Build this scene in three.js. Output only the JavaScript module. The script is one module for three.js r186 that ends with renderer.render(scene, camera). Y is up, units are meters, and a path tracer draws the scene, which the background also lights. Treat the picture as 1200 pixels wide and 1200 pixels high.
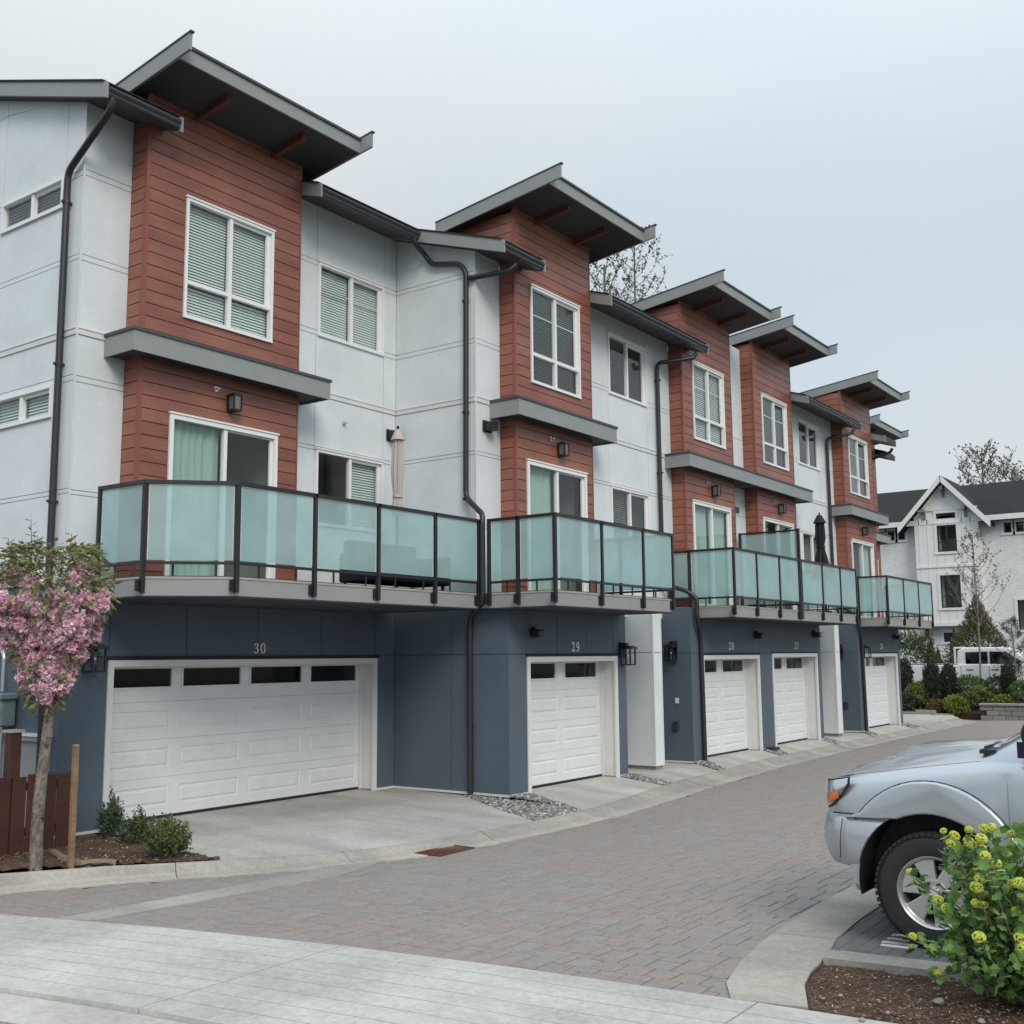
import * as THREE from 'three';
import { mergeGeometries, toCreasedNormals } from 'three/addons/utils/BufferGeometryUtils.js';
import { RoundedBoxGeometry } from 'three/addons/geometries/RoundedBoxGeometry.js';
import { TextGeometry } from 'three/addons/geometries/TextGeometry.js';
import { FontLoader } from 'three/addons/loaders/FontLoader.js';
import { Brush, Evaluator, SUBTRACTION } from 'three-bvh-csg';

/* ---------- camera, sky, sun, exposure ---------- */
// x runs along the house fronts (away from the street), y up, z from the house fronts towards the lane; metres
const scene = new THREE.Scene();
const EYE = new THREE.Vector3(-7.686, 2.176, 12.5), FOCAL = 1267.85;
const YAW = 54.064, PITCH = 7.658, ROLL = -0.514, rad = Math.PI / 180;
const camera = new THREE.PerspectiveCamera(2 * Math.atan(600 / FOCAL) / rad, 1, 0.1, 2000);
const fwd = new THREE.Vector3(Math.sin(YAW * rad) * Math.cos(PITCH * rad), Math.sin(PITCH * rad), -Math.cos(YAW * rad) * Math.cos(PITCH * rad));
const rgt0 = new THREE.Vector3(Math.cos(YAW * rad), 0, Math.sin(YAW * rad)), up0 = new THREE.Vector3().crossVectors(rgt0, fwd);
const rgt = rgt0.clone().multiplyScalar(Math.cos(ROLL * rad)).addScaledVector(up0, Math.sin(ROLL * rad));
const upv = up0.clone().multiplyScalar(Math.cos(ROLL * rad)).addScaledVector(rgt0, -Math.sin(ROLL * rad));
camera.position.copy(EYE);
camera.quaternion.setFromRotationMatrix(new THREE.Matrix4().makeBasis(rgt, upv, fwd.clone().negate()));
scene.add(camera);

const renderer = new THREE.WebGLRenderer({ antialias: true });
renderer.toneMapping = THREE.LinearToneMapping;
renderer.toneMappingExposure = 1.14;
renderer.shadowMap.enabled = true;

// seeded random numbers and tiling noise
function rng(seed) { let s = seed >>> 0; return () => { s = (s + 0x6D2B79F5) | 0; let t = Math.imul(s ^ (s >>> 15), 1 | s); t = (t + Math.imul(t ^ (t >>> 7), 61 | t)) ^ t; return ((t ^ (t >>> 14)) >>> 0) / 4294967296; }; }
const hash = (x, y, s) => { let h = Math.imul(x, 374761393) + Math.imul(y, 668265263) + Math.imul(s, 2147483647 ^ 987654); h = Math.imul(h ^ (h >>> 13), 1274126177); return ((h ^ (h >>> 16)) >>> 0) / 4294967296; };
function pn(x, y, px, py, s) {
  const xi = Math.floor(x), yi = Math.floor(y), fx = x - xi, fy = y - yi, u = fx * fx * (3 - 2 * fx), v = fy * fy * (3 - 2 * fy);
  const m = (a, p) => ((a % p) + p) % p;
  const a = hash(m(xi, px), m(yi, py), s), b = hash(m(xi + 1, px), m(yi, py), s), c = hash(m(xi, px), m(yi + 1, py), s), d = hash(m(xi + 1, px), m(yi + 1, py), s);
  return a + (b - a) * u + (c - a) * v + (a - b - c + d) * u * v;
}
function fbm(x, y, fx, fy, oct, s) { let r = 0, a = 0.5, n = 0; for (let i = 0; i < oct; i++) { r += a * pn(x * fx, y * fy, fx, fy, s + i); n += a; a *= 0.5; fx *= 2; fy *= 2; } return r / n; }

const SKY_LOW = 0.64, SKY_HIGH = 1.28;
// overcast sky: pale and slightly blue low down, brighter towards the zenith, faint soft cloud
{
  const W = 512, H = 256, d = new Float32Array(W * H * 4);
  for (let j = 0; j < H; j++) for (let i = 0; i < W; i++) {
    const el = (j / (H - 1) - 0.5) * Math.PI, s = Math.max(0, Math.sin(el));
    const c1 = fbm(i / W, j / H, 7, 8, 5, 11), c2 = fbm(i / W, j / H, 3, 3, 4, 31);
    const cl = THREE.MathUtils.smoothstep(0.6 * c1 + 0.4 * c2, 0.36, 0.66);
    const L = SKY_LOW + (SKY_HIGH - SKY_LOW) * THREE.MathUtils.smoothstep(s, 0.3, 1);
    const k = 4 * (j * W + i);
    const blue = [0.85, 1.0, 1.13], grey = [0.955, 1.03, 1.07];
    for (let c = 0; c < 3; c++) d[k + c] = L * (blue[c] * (1 - cl) + grey[c] * cl) * (1.0 + 0.03 * cl - 0.10 * THREE.MathUtils.smoothstep(c2, 0.5, 0.75));
    d[k + 3] = 1;
  }
  const t = new THREE.DataTexture(d, W, H, THREE.RGBAFormat, THREE.FloatType);
  t.mapping = THREE.EquirectangularReflectionMapping; t.magFilter = t.minFilter = THREE.LinearFilter; t.wrapS = THREE.RepeatWrapping; t.needsUpdate = true;
  scene.background = t; scene.environment = t;
}
const sun = new THREE.DirectionalLight(0xfff4e6, 1.5);
sun.position.set(8 - 48 * 0.9, 59 * 0.9, 4 + 65 * 0.9); sun.target.position.set(8, 0, 4);
sun.castShadow = true; sun.shadow.radius = 45; sun.shadow.mapSize.set(2048, 2048);
Object.assign(sun.shadow.camera, { left: -45, right: 45, top: 40, bottom: -40, near: 1, far: 140 });
scene.add(sun, sun.target);

/* ---------- helpers ---------- */
// a photo pixel gives a direction; the distance comes from the plane (wall, ground) the thing stands on
function rayOf(px, py) { return rgt.clone().multiplyScalar((px - 600) / FOCAL).addScaledVector(upv, -(py - 600) / FOCAL).add(fwd); }
const atX = (px, py, X) => { const d = rayOf(px, py); return EYE.clone().addScaledVector(d, (X - EYE.x) / d.x); };
const atY = (px, py, Y) => { const d = rayOf(px, py); return EYE.clone().addScaledVector(d, (Y - EYE.y) / d.y); };
const atZ = (px, py, Z) => { const d = rayOf(px, py); return EYE.clone().addScaledVector(d, (Z - EYE.z) / d.z); };

const used = {};
function numbered(n) { const k = used[n] = (used[n] || 0) + 1; return k === 1 ? n : n + '_' + String(k - 1).padStart(3, '0'); }
const baseOf = new WeakMap();
function thing(name, label, category, base = [0, 0, 0], group) {
  const g = new THREE.Group(); g.name = numbered(name); g.position.set(...base); g.userData = { label, category };
  if (group) g.userData.group = group;
  baseOf.set(g, new THREE.Vector3(...base)); scene.add(g); return g;
}
function tag(o, label, category, group) { o.userData.label = label; o.userData.category = category; if (group) o.userData.group = group; return o; }
// geometry pieces: non-indexed, position + normal + uv in metres by the dominant normal
function prep(g) {
  if (g.index) g = g.toNonIndexed();
  for (const k of Object.keys(g.attributes)) if (!['position', 'normal', 'color'].includes(k)) g.deleteAttribute(k);
  if (!g.attributes.normal) g.computeVertexNormals();
  const p = g.attributes.position, uv = new Float32Array(p.count * 2), a = new THREE.Vector3(), b = new THREE.Vector3(), c = new THREE.Vector3();
  for (let i = 0; i < p.count; i += 3) {
    a.fromBufferAttribute(p, i); b.fromBufferAttribute(p, i + 1).sub(a); c.fromBufferAttribute(p, i + 2).sub(a); b.cross(c);
    const x = Math.abs(b.x), y = Math.abs(b.y), z = Math.abs(b.z);
    for (let k = 0; k < 3; k++) {
      a.fromBufferAttribute(p, i + k);
      if (z >= x && z >= y) { uv[2 * (i + k)] = a.x; uv[2 * (i + k) + 1] = a.y; }
      else if (x >= y) { uv[2 * (i + k)] = a.z; uv[2 * (i + k) + 1] = a.y; }
      else { uv[2 * (i + k)] = a.x; uv[2 * (i + k) + 1] = a.z; }
    }
  }
  g.setAttribute('uv', new THREE.BufferAttribute(uv, 2));
  return g;
}
function merge(gs) { gs = (Array.isArray(gs) ? gs : [gs]).filter(Boolean).map(prep); return gs.length === 1 ? gs[0] : mergeGeometries(gs, false); }
function uvShift(g, du, dv) { const u = g.attributes.uv; for (let i = 0; i < u.count; i++) u.setXY(i, u.getX(i) + du, u.getY(i) + dv); return g; }
// mk: one named mesh from world-space pieces, placed under its thing or part
function mk(name, gs, mat, parent = scene, M) {
  let g = merge(gs); if (M) g.applyMatrix4(M);
  const b = baseOf.get(parent); if (b) g.translate(-b.x, -b.y, -b.z);
  const m = new THREE.Mesh(g, mat); m.name = parent === scene ? numbered(name) : name; m.castShadow = m.receiveShadow = true;
  parent.add(m); if (b) baseOf.set(m, b); return m;
}
function struct(name, gs, mat, parent = scene) { const m = mk(name, gs, mat, parent); if (parent === scene) m.userData.kind = 'structure'; return m; }
function box(a0, a1, b0, b1, c0, c1) { const g = new THREE.BoxGeometry(Math.abs(a1 - a0), Math.abs(b1 - b0), Math.abs(c1 - c0)); g.translate((a0 + a1) / 2, (b0 + b1) / 2, (c0 + c1) / 2); return g; }
function rbox(a0, a1, b0, b1, c0, c1, r = 0.01, s = 1) { const g = new RoundedBoxGeometry(a1 - a0, b1 - b0, c1 - c0, s, r); g.translate((a0 + a1) / 2, (b0 + b1) / 2, (c0 + c1) / 2); return g; }
function cyl(x, y0, y1, z, r0, r1 = r0, n = 10) { const g = new THREE.CylinderGeometry(r1, r0, y1 - y0, n); g.translate(x, (y0 + y1) / 2, z); return g; }
// bar between two points
function bar(p, q, w, h = w, round = 0) {
  const a = new THREE.Vector3(...p), b = new THREE.Vector3(...q), d = b.clone().sub(a), L = d.length();
  const g = round ? new THREE.CylinderGeometry(h / 2, w / 2, L, round) : new THREE.BoxGeometry(w, L, h);
  g.applyQuaternion(new THREE.Quaternion().setFromUnitVectors(new THREE.Vector3(0, 1, 0), d.clone().normalize())); g.translate((a.x + b.x) / 2, (a.y + b.y) / 2, (a.z + b.z) / 2); return g;
}
// horizontal-aligned bar (stays upright): length along p->q, width w across, height h
function rail(p, q, w, h) {
  const dx = q[0] - p[0], dy = q[1] - p[1], dz = q[2] - p[2], L = Math.hypot(dx, dz), g = new THREE.BoxGeometry(L, h, w), ps = g.attributes.position;
  for (let i = 0; i < ps.count; i++) ps.setY(i, ps.getY(i) + dy * ps.getX(i) / L);
  g.rotateY(-Math.atan2(dz, dx)); g.translate((p[0] + q[0]) / 2, (p[1] + q[1]) / 2, (p[2] + q[2]) / 2); return g;
}
function tube(pts, r, n = 8, seg = 0) {
  // straight runs with small rounded bends
  const c = new THREE.CurvePath(), P = pts.map(p => new THREE.Vector3(...p));
  let cur = P[0];
  for (let i = 1; i < P.length - 1; i++) {
    const a = P[i].clone().sub(P[i - 1]), b = P[i + 1].clone().sub(P[i]), k = Math.min(0.12, a.length() * 0.45, b.length() * 0.45);
    const s = P[i].clone().addScaledVector(a.normalize(), -k), e = P[i].clone().addScaledVector(b.normalize(), k);
    c.add(new THREE.LineCurve3(cur, s)); c.add(new THREE.QuadraticBezierCurve3(s, P[i], e)); cur = e;
  }
  c.add(new THREE.LineCurve3(cur, P[P.length - 1]));
  const L = c.getLength(); return new THREE.TubeGeometry(c, seg || Math.max(8, Math.ceil(L / 0.05)), r, n, false);
}
// polygon in plan (x,z) as a slab between two heights; y may follow a function
function slab(poly, yTop, yBot, sub = 0) {
  const f = typeof yTop === 'function' ? yTop : () => yTop, fb = typeof yBot === 'function' ? yBot : () => yBot;
  const s = new THREE.Shape(poly.map(p => new THREE.Vector2(p[0], -p[1])));
  const g = new THREE.ExtrudeGeometry(s, { depth: 1, bevelEnabled: false, steps: 1 }); g.rotateX(-Math.PI / 2);
  const p = g.attributes.position; for (let i = 0; i < p.count; i++) p.setY(i, p.getY(i) > 0.5 ? f(p.getX(i), p.getZ(i)) : fb(p.getX(i), p.getZ(i)));
  g.deleteAttribute('normal'); g.computeVertexNormals(); return toFlat(g);
}
function toFlat(g) { if (g.index) g = g.toNonIndexed(); g.computeVertexNormals(); return g; }
// grid surface from rows of points
function gridSurf(rows, closed = false) {
  const n = rows[0].length, pos = [], idx = [];
  for (const r of rows) for (const p of r) pos.push(...p);
  for (let i = 0; i < rows.length - 1; i++) for (let j = 0; j < n - (closed ? 0 : 1); j++) {
    const a = i * n + j, b = i * n + (j + 1) % n, c = (i + 1) * n + j, d = (i + 1) * n + (j + 1) % n; idx.push(a, c, b, b, c, d);
  }
  const g = new THREE.BufferGeometry(); g.setAttribute('position', new THREE.Float32BufferAttribute(pos, 3)); g.setIndex(idx); g.computeVertexNormals(); return g;
}
const inPoly = (x, z, P) => { let c = false; for (let i = 0, j = P.length - 1; i < P.length; j = i++) if ((P[i][1] > z) !== (P[j][1] > z) && x < (P[j][0] - P[i][0]) * (z - P[i][1]) / (P[j][1] - P[i][1]) + P[i][0]) c = !c; return c; };
// wall frames: local a along the wall, b up, c outwards
const front = z => new THREE.Matrix4().set(1, 0, 0, 0, 0, 1, 0, 0, 0, 0, 1, z, 0, 0, 0, 1);
const left = x => new THREE.Matrix4().set(0, 0, -1, x, 0, 1, 0, 0, 1, 0, 0, 0, 0, 0, 0, 1);
const right = x => new THREE.Matrix4().set(0, 0, 1, x, 0, 1, 0, 0, -1, 0, 0, 0, 0, 0, 0, 1);
// rectangle minus rectangles
function minus(r, holes) {
  let out = [r];
  for (const h of holes) {
    const nx = [];
    for (const q of out) {
      const a0 = Math.max(q[0], h[0]), a1 = Math.min(q[1], h[1]), b0 = Math.max(q[2], h[2]), b1 = Math.min(q[3], h[3]);
      if (a0 >= a1 - 1e-6 || b0 >= b1 - 1e-6) { nx.push(q); continue; }
      if (q[2] < b0) nx.push([q[0], q[1], q[2], b0]);
      if (b1 < q[3]) nx.push([q[0], q[1], b1, q[3]]);
      if (q[0] < a0) nx.push([q[0], a0, b0, b1]);
      if (a1 < q[1]) nx.push([a1, q[1], b0, b1]);
    }
    out = nx;
  }
  return out.filter(q => q[1] - q[0] > 0.004 && q[3] - q[2] > 0.004);
}
/* ---------- materials ---------- */
function texture(n, fn, srgb = true, rep = 1, m = n) {
  const d = new Uint8Array(n * m * 4);
  for (let j = 0; j < m; j++) for (let i = 0; i < n; i++) { const c = fn(i / n, j / m), k = 4 * (j * n + i); for (let q = 0; q < 3; q++) d[k + q] = Math.max(0, Math.min(255, Math.round(255 * (c.length ? c[q] : c)))); d[k + 3] = 255; }
  const t = new THREE.DataTexture(d, n, m); t.wrapS = t.wrapT = THREE.RepeatWrapping; t.magFilter = THREE.LinearFilter; t.minFilter = THREE.LinearMipmapLinearFilter; t.generateMipmaps = true;
  if (srgb) t.colorSpace = THREE.SRGBColorSpace; t.repeat.set(typeof rep === 'number' ? rep : rep[0], typeof rep === 'number' ? rep : rep[1]); t.needsUpdate = true; return t;
}
const lin = (r, g, b) => new THREE.Color().setRGB(r, g, b);
const std = (c, o = {}) => new THREE.MeshStandardMaterial({ color: c, roughness: 0.7, metalness: 0, ...o });
const T = {};
// fibre-cement panel: faint mottling and specks of dust
T.panel = texture(512, (x, y) => { const a = fbm(x, y, 5, 5, 5, 3), b = fbm(x, y, 60, 60, 2, 9), c = fbm(x, y, 14, 3, 3, 5); let v = 0.93 + 0.07 * a - 0.03 * b + 0.012 * (c - 0.5); if (hash(Math.floor(x * 512), Math.floor(y * 512), 77) > 0.9992) v -= 0.12; return [v, v, v * 0.995]; }, true, 0.4);
T.panelB = texture(256, (x, y) => 0.5 + 0.5 * (fbm(x, y, 40, 40, 3, 21) - 0.5), false, 1.5);
// long wood-look grain along u
T.wood = texture(1024, (x, y) => {
  const w = 0.03 * fbm(x, y, 4, 6, 3, 61), g = fbm(x, y + w, 3, 70, 4, 41), h = fbm(x, y + w, 9, 160, 2, 43), k = fbm(x, y, 3, 5, 3, 47);
  const v = 0.80 + 0.16 * (g - 0.5) + 0.10 * (h - 0.5) + 0.20 * (k - 0.5); return [v + 0.06, v + 0.02 + 0.03 * (k - 0.5), v];
}, true, [0.5, 1.0]);
T.woodB = texture(512, (x, y) => fbm(x, y, 4, 90, 3, 51), false, [0.5, 1]);
T.concrete = texture(1024, (x, y) => {
  const a = fbm(x, y, 4, 4, 5, 101), b = fbm(x, y, 90, 90, 3, 105), c = fbm(x, y, 9, 3, 4, 109), p = fbm(x, y, 150, 150, 1, 113);
  let v = 0.80 + 0.16 * (a - 0.5) + 0.12 * (b - 0.5) + 0.14 * (c - 0.5); if (p > 0.9) v -= 0.06; return [v + 0.01, v, v - 0.018 - 0.03 * (a - 0.5)];
}, true, 0.33);
T.concreteB = texture(512, (x, y) => 0.7 * fbm(x, y, 60, 60, 3, 121) + 0.3 * fbm(x, y, 8, 8, 2, 125), false, 1);
T.stone = texture(512, (x, y) => { const a = fbm(x, y, 24, 24, 4, 131), b = fbm(x, y, 128, 128, 2, 135), c = fbm(x, y, 4, 4, 3, 137); const v = 0.80 + 0.10 * (a - 0.5) + 0.12 * (b - 0.5) + 0.06 * (c - 0.5); return [v, v, v]; }, true, 1);
T.soil = texture(1024, (x, y) => {
  const a = fbm(x, y, 6, 6, 4, 141), b = fbm(x, y, 70, 40, 3, 145), c = fbm(x, y, 160, 160, 2, 147); let v = 0.36 + 0.2 * (a - 0.5) + 0.34 * (b - 0.5) + 0.3 * (c - 0.5);
  let r = v + 0.07, g = v, bl = v - 0.05; if (fbm(x, y, 100, 60, 1, 149) > 0.83) { r += 0.22; g += 0.19; bl += 0.14; } return [r, g, bl];
}, true, 0.8);
T.soilB = texture(512, (x, y) => 0.6 * fbm(x, y, 40, 30, 4, 151) + 0.4 * fbm(x, y, 110, 110, 2, 153), false, 0.8);
T.asphalt = texture(512, (x, y) => { const b = fbm(x, y, 120, 120, 2, 161), a = fbm(x, y, 5, 5, 4, 163); const v = 0.5 + 0.5 * (b - 0.5) + 0.2 * (a - 0.5); return [v, v, v * 1.02]; }, true, 1);
T.bark = texture(256, (x, y) => { const a = fbm(x, y, 12, 12, 4, 171), b = fbm(x, y, 10, 34, 2, 173), c = fbm(x, y, 30, 30, 2, 175); let v = 0.62 + 0.34 * (a - 0.5) + 0.25 * (c - 0.5) - (b > 0.72 ? 0.16 : 0); return [v + 0.03, v, v - 0.01]; }, true, [2.3, 1.3]);
T.shingle = texture(512, (x, y) => { const r = Math.floor(y * 8), xx = Math.floor((x + 0.37 * (r % 3)) * 12), h = hash(xx % 12, r, 181), a = fbm(x, y, 80, 80, 2, 183); const v = 0.5 + 0.2 * (h - 0.5) + 0.35 * (a - 0.5); return [v, v * 0.99, v * 0.97]; }, true, 0.7);
T.brick = texture(512, (x, y) => { const r = Math.floor(y * 16), fy = y * 16 - r, xx = x * 8 + 0.5 * (r % 2), fx = xx - Math.floor(xx), m = fy < 0.12 || fx < 0.05; const h = hash(Math.floor(xx) % 8, r, 191); const v = (m ? 0.80 : 0.88 + 0.06 * h) + 0.06 * (fbm(x, y, 60, 60, 2, 193) - 0.5); return [v, v, v]; }, true, 0.8);
T.brickB = texture(512, (x, y) => { const r = Math.floor(y * 16), fy = y * 16 - r, xx = x * 8 + 0.5 * (r % 2), fx = xx - Math.floor(xx); return fy < 0.12 || fx < 0.05 ? 0.1 : 0.75 + 0.25 * hash(Math.floor(xx) % 8, r, 191); }, false, 0.8);
T.leafy = texture(256, (x, y) => { const a = fbm(x, y, 12, 12, 4, 201), v = 0.78 + 0.35 * (a - 0.5); return [v, v, v]; }, true, 6);
T.frost = texture(512, (x, y) => { const a = fbm(x, y, 6, 5, 5, 211), v = 0.92 + 0.1 * (a - 0.5); return [v, v + 0.005, v + 0.005]; }, true, 0.7);
T.dirt = texture(512, (x, y) => { const a = fbm(x, y, 8, 8, 5, 221), b = fbm(x, y, 70, 70, 2, 223), v = 0.94 + 0.05 * (a - 0.5) + 0.03 * (b - 0.5); return [v, v, v * 0.99]; }, true, 0.7);

const M = {};
M.white = std(lin(0.755, 0.81, 0.845), { map: T.panel, bumpMap: T.panelB, bumpScale: 0.0004, roughness: 0.62 });
M.whiteBack = std(lin(0.34, 0.35, 0.36), { map: T.panel, roughness: 0.9 });  // backing darker than the panels, its colour adds to the shade in joints
M.trimWhite = std(lin(0.78, 0.79, 0.79), { map: T.dirt, roughness: 0.5 });
M.blue = std(lin(0.096, 0.130, 0.168), { map: T.panel, bumpMap: T.panelB, bumpScale: 0.0004, roughness: 0.7 });
M.blueBack = std(lin(0.03, 0.037, 0.046), { roughness: 0.9 });  // blue panel backing, darkened so shade in the gaps is partly colour
M.jointDark = std(lin(0.02, 0.023, 0.028), { roughness: 0.9 });
const redTone = [[0.372, 0.150, 0.106], [0.352, 0.140, 0.099], [0.388, 0.160, 0.114], [0.366, 0.154, 0.112], [0.342, 0.136, 0.097]];
M.red = redTone.map(c => std(lin(...c), { map: T.wood, bumpMap: T.woodB, bumpScale: 0.0004, roughness: 0.42 }));
M.redTrim = std(lin(0.25, 0.075, 0.05), { roughness: 0.5 });
M.redBack = std(lin(0.06, 0.02, 0.015), { roughness: 0.9 });  // groove shade between boards is put into this dark backing colour
M.beam = std(lin(0.20, 0.075, 0.05), { map: T.wood, roughness: 0.7 });
M.fascia = std(lin(0.31, 0.33, 0.335), { map: T.dirt, roughness: 0.6 });
M.deckFascia = std(lin(0.34, 0.34, 0.345), { map: T.dirt, roughness: 0.6 });
M.flashing = std(lin(0.42, 0.40, 0.37), { map: T.dirt, roughness: 0.5 });
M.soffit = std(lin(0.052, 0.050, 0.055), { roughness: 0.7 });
M.gutter = std(lin(0.042, 0.044, 0.050), { roughness: 0.38 });
M.drip = std(lin(0.06, 0.062, 0.066), { roughness: 0.45 });
M.pipe = std(lin(0.022, 0.024, 0.030), { roughness: 0.4 });
M.black = std(lin(0.014, 0.015, 0.018), { roughness: 0.42 });
M.shingle = std(lin(0.085, 0.078, 0.074), { map: T.shingle, roughness: 0.95 });
M.door = std(lin(0.80, 0.835, 0.875), { map: T.dirt, roughness: 0.42 });
M.jamb = std(lin(0.74, 0.745, 0.74), { map: T.dirt, roughness: 0.5 });
M.vinyl = std(lin(0.82, 0.82, 0.82), { roughness: 0.35 });
M.glass = new THREE.MeshPhysicalMaterial({ color: lin(0.80, 0.88, 0.86), transmission: 1, thickness: 0, roughness: 0.0, metalness: 0, ior: 1.52, specularIntensity: 1 });
M.glassDark = new THREE.MeshPhysicalMaterial({ color: lin(0.30, 0.34, 0.36), transmission: 1, thickness: 0, roughness: 0.02, ior: 1.52 });
M.frost = new THREE.MeshPhysicalMaterial({ color: lin(0.56, 0.80, 0.81), map: T.frost, transmission: 0.5, thickness: 0, roughness: 0.5, ior: 1.5 });
M.blind = std(lin(0.84, 0.85, 0.85), { roughness: 0.7 });
M.blindDark = M.blind;
M.curtain = new THREE.MeshPhysicalMaterial({ color: lin(0.60, 0.74, 0.68), roughness: 0.95, transmission: 0.3, thickness: 0 });
M.room = std(lin(0.42, 0.40, 0.37), { roughness: 0.9 });
M.roomDark = std(lin(0.45, 0.44, 0.42), { roughness: 0.9 });
M.tint = new THREE.MeshPhysicalMaterial({ color: lin(0.22, 0.25, 0.26), transmission: 1, thickness: 0, roughness: 0.0, ior: 1.52 });
M.seat = std(lin(0.07, 0.07, 0.075), { roughness: 0.95 });
M.metal = std(lin(0.55, 0.56, 0.58), { metalness: 0.9, roughness: 0.35 });
M.plate = std(lin(0.80, 0.80, 0.78), { metalness: 0.1, roughness: 0.4 });
M.concrete = std(lin(0.66, 0.66, 0.65), { map: T.concrete, bumpMap: T.concreteB, bumpScale: 0.0012, roughness: 0.9 });
M.concrete2 = std(lin(0.70, 0.695, 0.675), { map: T.concrete, bumpMap: T.concreteB, bumpScale: 0.0012, roughness: 0.9 });
M.kerb = std(lin(0.53, 0.512, 0.475), { map: T.concrete, bumpMap: T.concreteB, bumpScale: 0.0015, roughness: 0.92 });
M.walk = std(lin(0.70, 0.715, 0.705), { map: T.concrete, bumpMap: T.concreteB, bumpScale: 0.0018, roughness: 0.92 });
M.foundation = std(lin(0.33, 0.32, 0.30), { map: T.concrete, roughness: 0.95 });
M.joint = std(lin(0.062, 0.055, 0.048), { map: T.stone, roughness: 0.98 });
const paverTone = [[0.296, 0.277, 0.266], [0.286, 0.269, 0.259], [0.302, 0.279, 0.265], [0.280, 0.271, 0.263], [0.306, 0.266, 0.250], [0.292, 0.278, 0.268], [0.276, 0.261, 0.252], [0.302, 0.287, 0.276]];
M.paver = paverTone.map(c => std(lin(c[0] * 1.40, c[1] * 1.36, c[2] * 1.32), { map: T.stone, roughness: 0.92 }));
M.paverAll = new THREE.MeshStandardMaterial({ vertexColors: true, map: T.stone, roughness: 0.92 });
M.greyPaver = [[0.235, 0.238, 0.245], [0.22, 0.224, 0.23], [0.25, 0.252, 0.258]].map(c => std(lin(...c), { map: T.stone, roughness: 0.92 }));
M.asphalt = std(lin(0.10, 0.10, 0.105), { map: T.asphalt, roughness: 0.95 });
M.soil = std(lin(0.42, 0.34, 0.285), { map: T.soil, bumpMap: T.soilB, bumpScale: 0.02, roughness: 0.98 });
M.ground = std(lin(0.12, 0.13, 0.08), { map: T.leafy, roughness: 1 });
M.rust = std(lin(0.16, 0.055, 0.030), { map: T.stone, roughness: 0.85 });
M.rock = new THREE.MeshStandardMaterial({ vertexColors: true, roughness: 0.85 });
M.veg = new THREE.MeshPhysicalMaterial({ vertexColors: true, roughness: 0.75, transmission: 0.25, thickness: 0 });
M.bark = std(lin(0.42, 0.38, 0.35), { map: T.bark, roughness: 0.95 });
M.twig = std(lin(0.16, 0.125, 0.095), { roughness: 0.95 });
M.greyTwig = std(lin(0.20, 0.185, 0.165), { roughness: 0.95 });
M.fence = [[0.085, 0.030, 0.021], [0.072, 0.026, 0.019], [0.098, 0.034, 0.023]].map(c => std(lin(...c), { map: T.wood, roughness: 0.8 }));
M.stake = std(lin(0.34, 0.23, 0.14), { map: T.wood, roughness: 0.85 });
M.silver = new THREE.MeshPhysicalMaterial({ color: lin(0.45, 0.48, 0.51), metalness: 0.55, roughness: 0.34, clearcoat: 0.8, clearcoatRoughness: 0.08 });
M.whitePaint = new THREE.MeshPhysicalMaterial({ color: lin(0.78, 0.79, 0.80), roughness: 0.4, clearcoat: 0.7, clearcoatRoughness: 0.1 });
M.rubber = std(lin(0.036, 0.036, 0.038), { map: T.stone, roughness: 0.85 });
M.alloy = std(lin(0.60, 0.60, 0.59), { metalness: 0.85, roughness: 0.33 });
M.alloyDark = std(lin(0.05, 0.05, 0.05), { metalness: 0.4, roughness: 0.6 });
M.plastic = std(lin(0.018, 0.018, 0.02), { roughness: 0.6 });
M.lens = new THREE.MeshPhysicalMaterial({ color: lin(0.95, 0.96, 0.97), transmission: 1, thickness: 0, roughness: 0.0, ior: 1.5 });
M.amber = new THREE.MeshPhysicalMaterial({ color: lin(0.80, 0.16, 0.03), roughness: 0.25, clearcoat: 1 });
M.chrome = std(lin(0.75, 0.76, 0.77), { metalness: 0.95, roughness: 0.15 });
M.fabric = std(lin(0.50, 0.44, 0.42), { roughness: 0.95 });
M.fabricDark = std(lin(0.022, 0.022, 0.026), { roughness: 0.95 });
M.houseWhite = std(lin(0.84, 0.84, 0.84), { map: T.dirt, roughness: 0.7 });
M.houseBrick = std(lin(0.88, 0.88, 0.875), { map: T.brick, bumpMap: T.brickB, bumpScale: 0.0015, roughness: 0.8 });
M.houseRoof = std(lin(0.045, 0.048, 0.058), { map: T.shingle, roughness: 0.95 });
M.block = [[0.40, 0.38, 0.35], [0.36, 0.345, 0.32], [0.45, 0.43, 0.39]].map(c => std(lin(...c), { map: T.stone, roughness: 0.95 }));
M.meter = std(lin(0.17, 0.24, 0.25), { map: T.dirt, roughness: 0.55 });
/* ---------- townhouse building kit ---------- */
const R0 = rng(20240);
const ROOFB = z => 9.56 - 0.335 * z;                       // underside of the main roof
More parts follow.
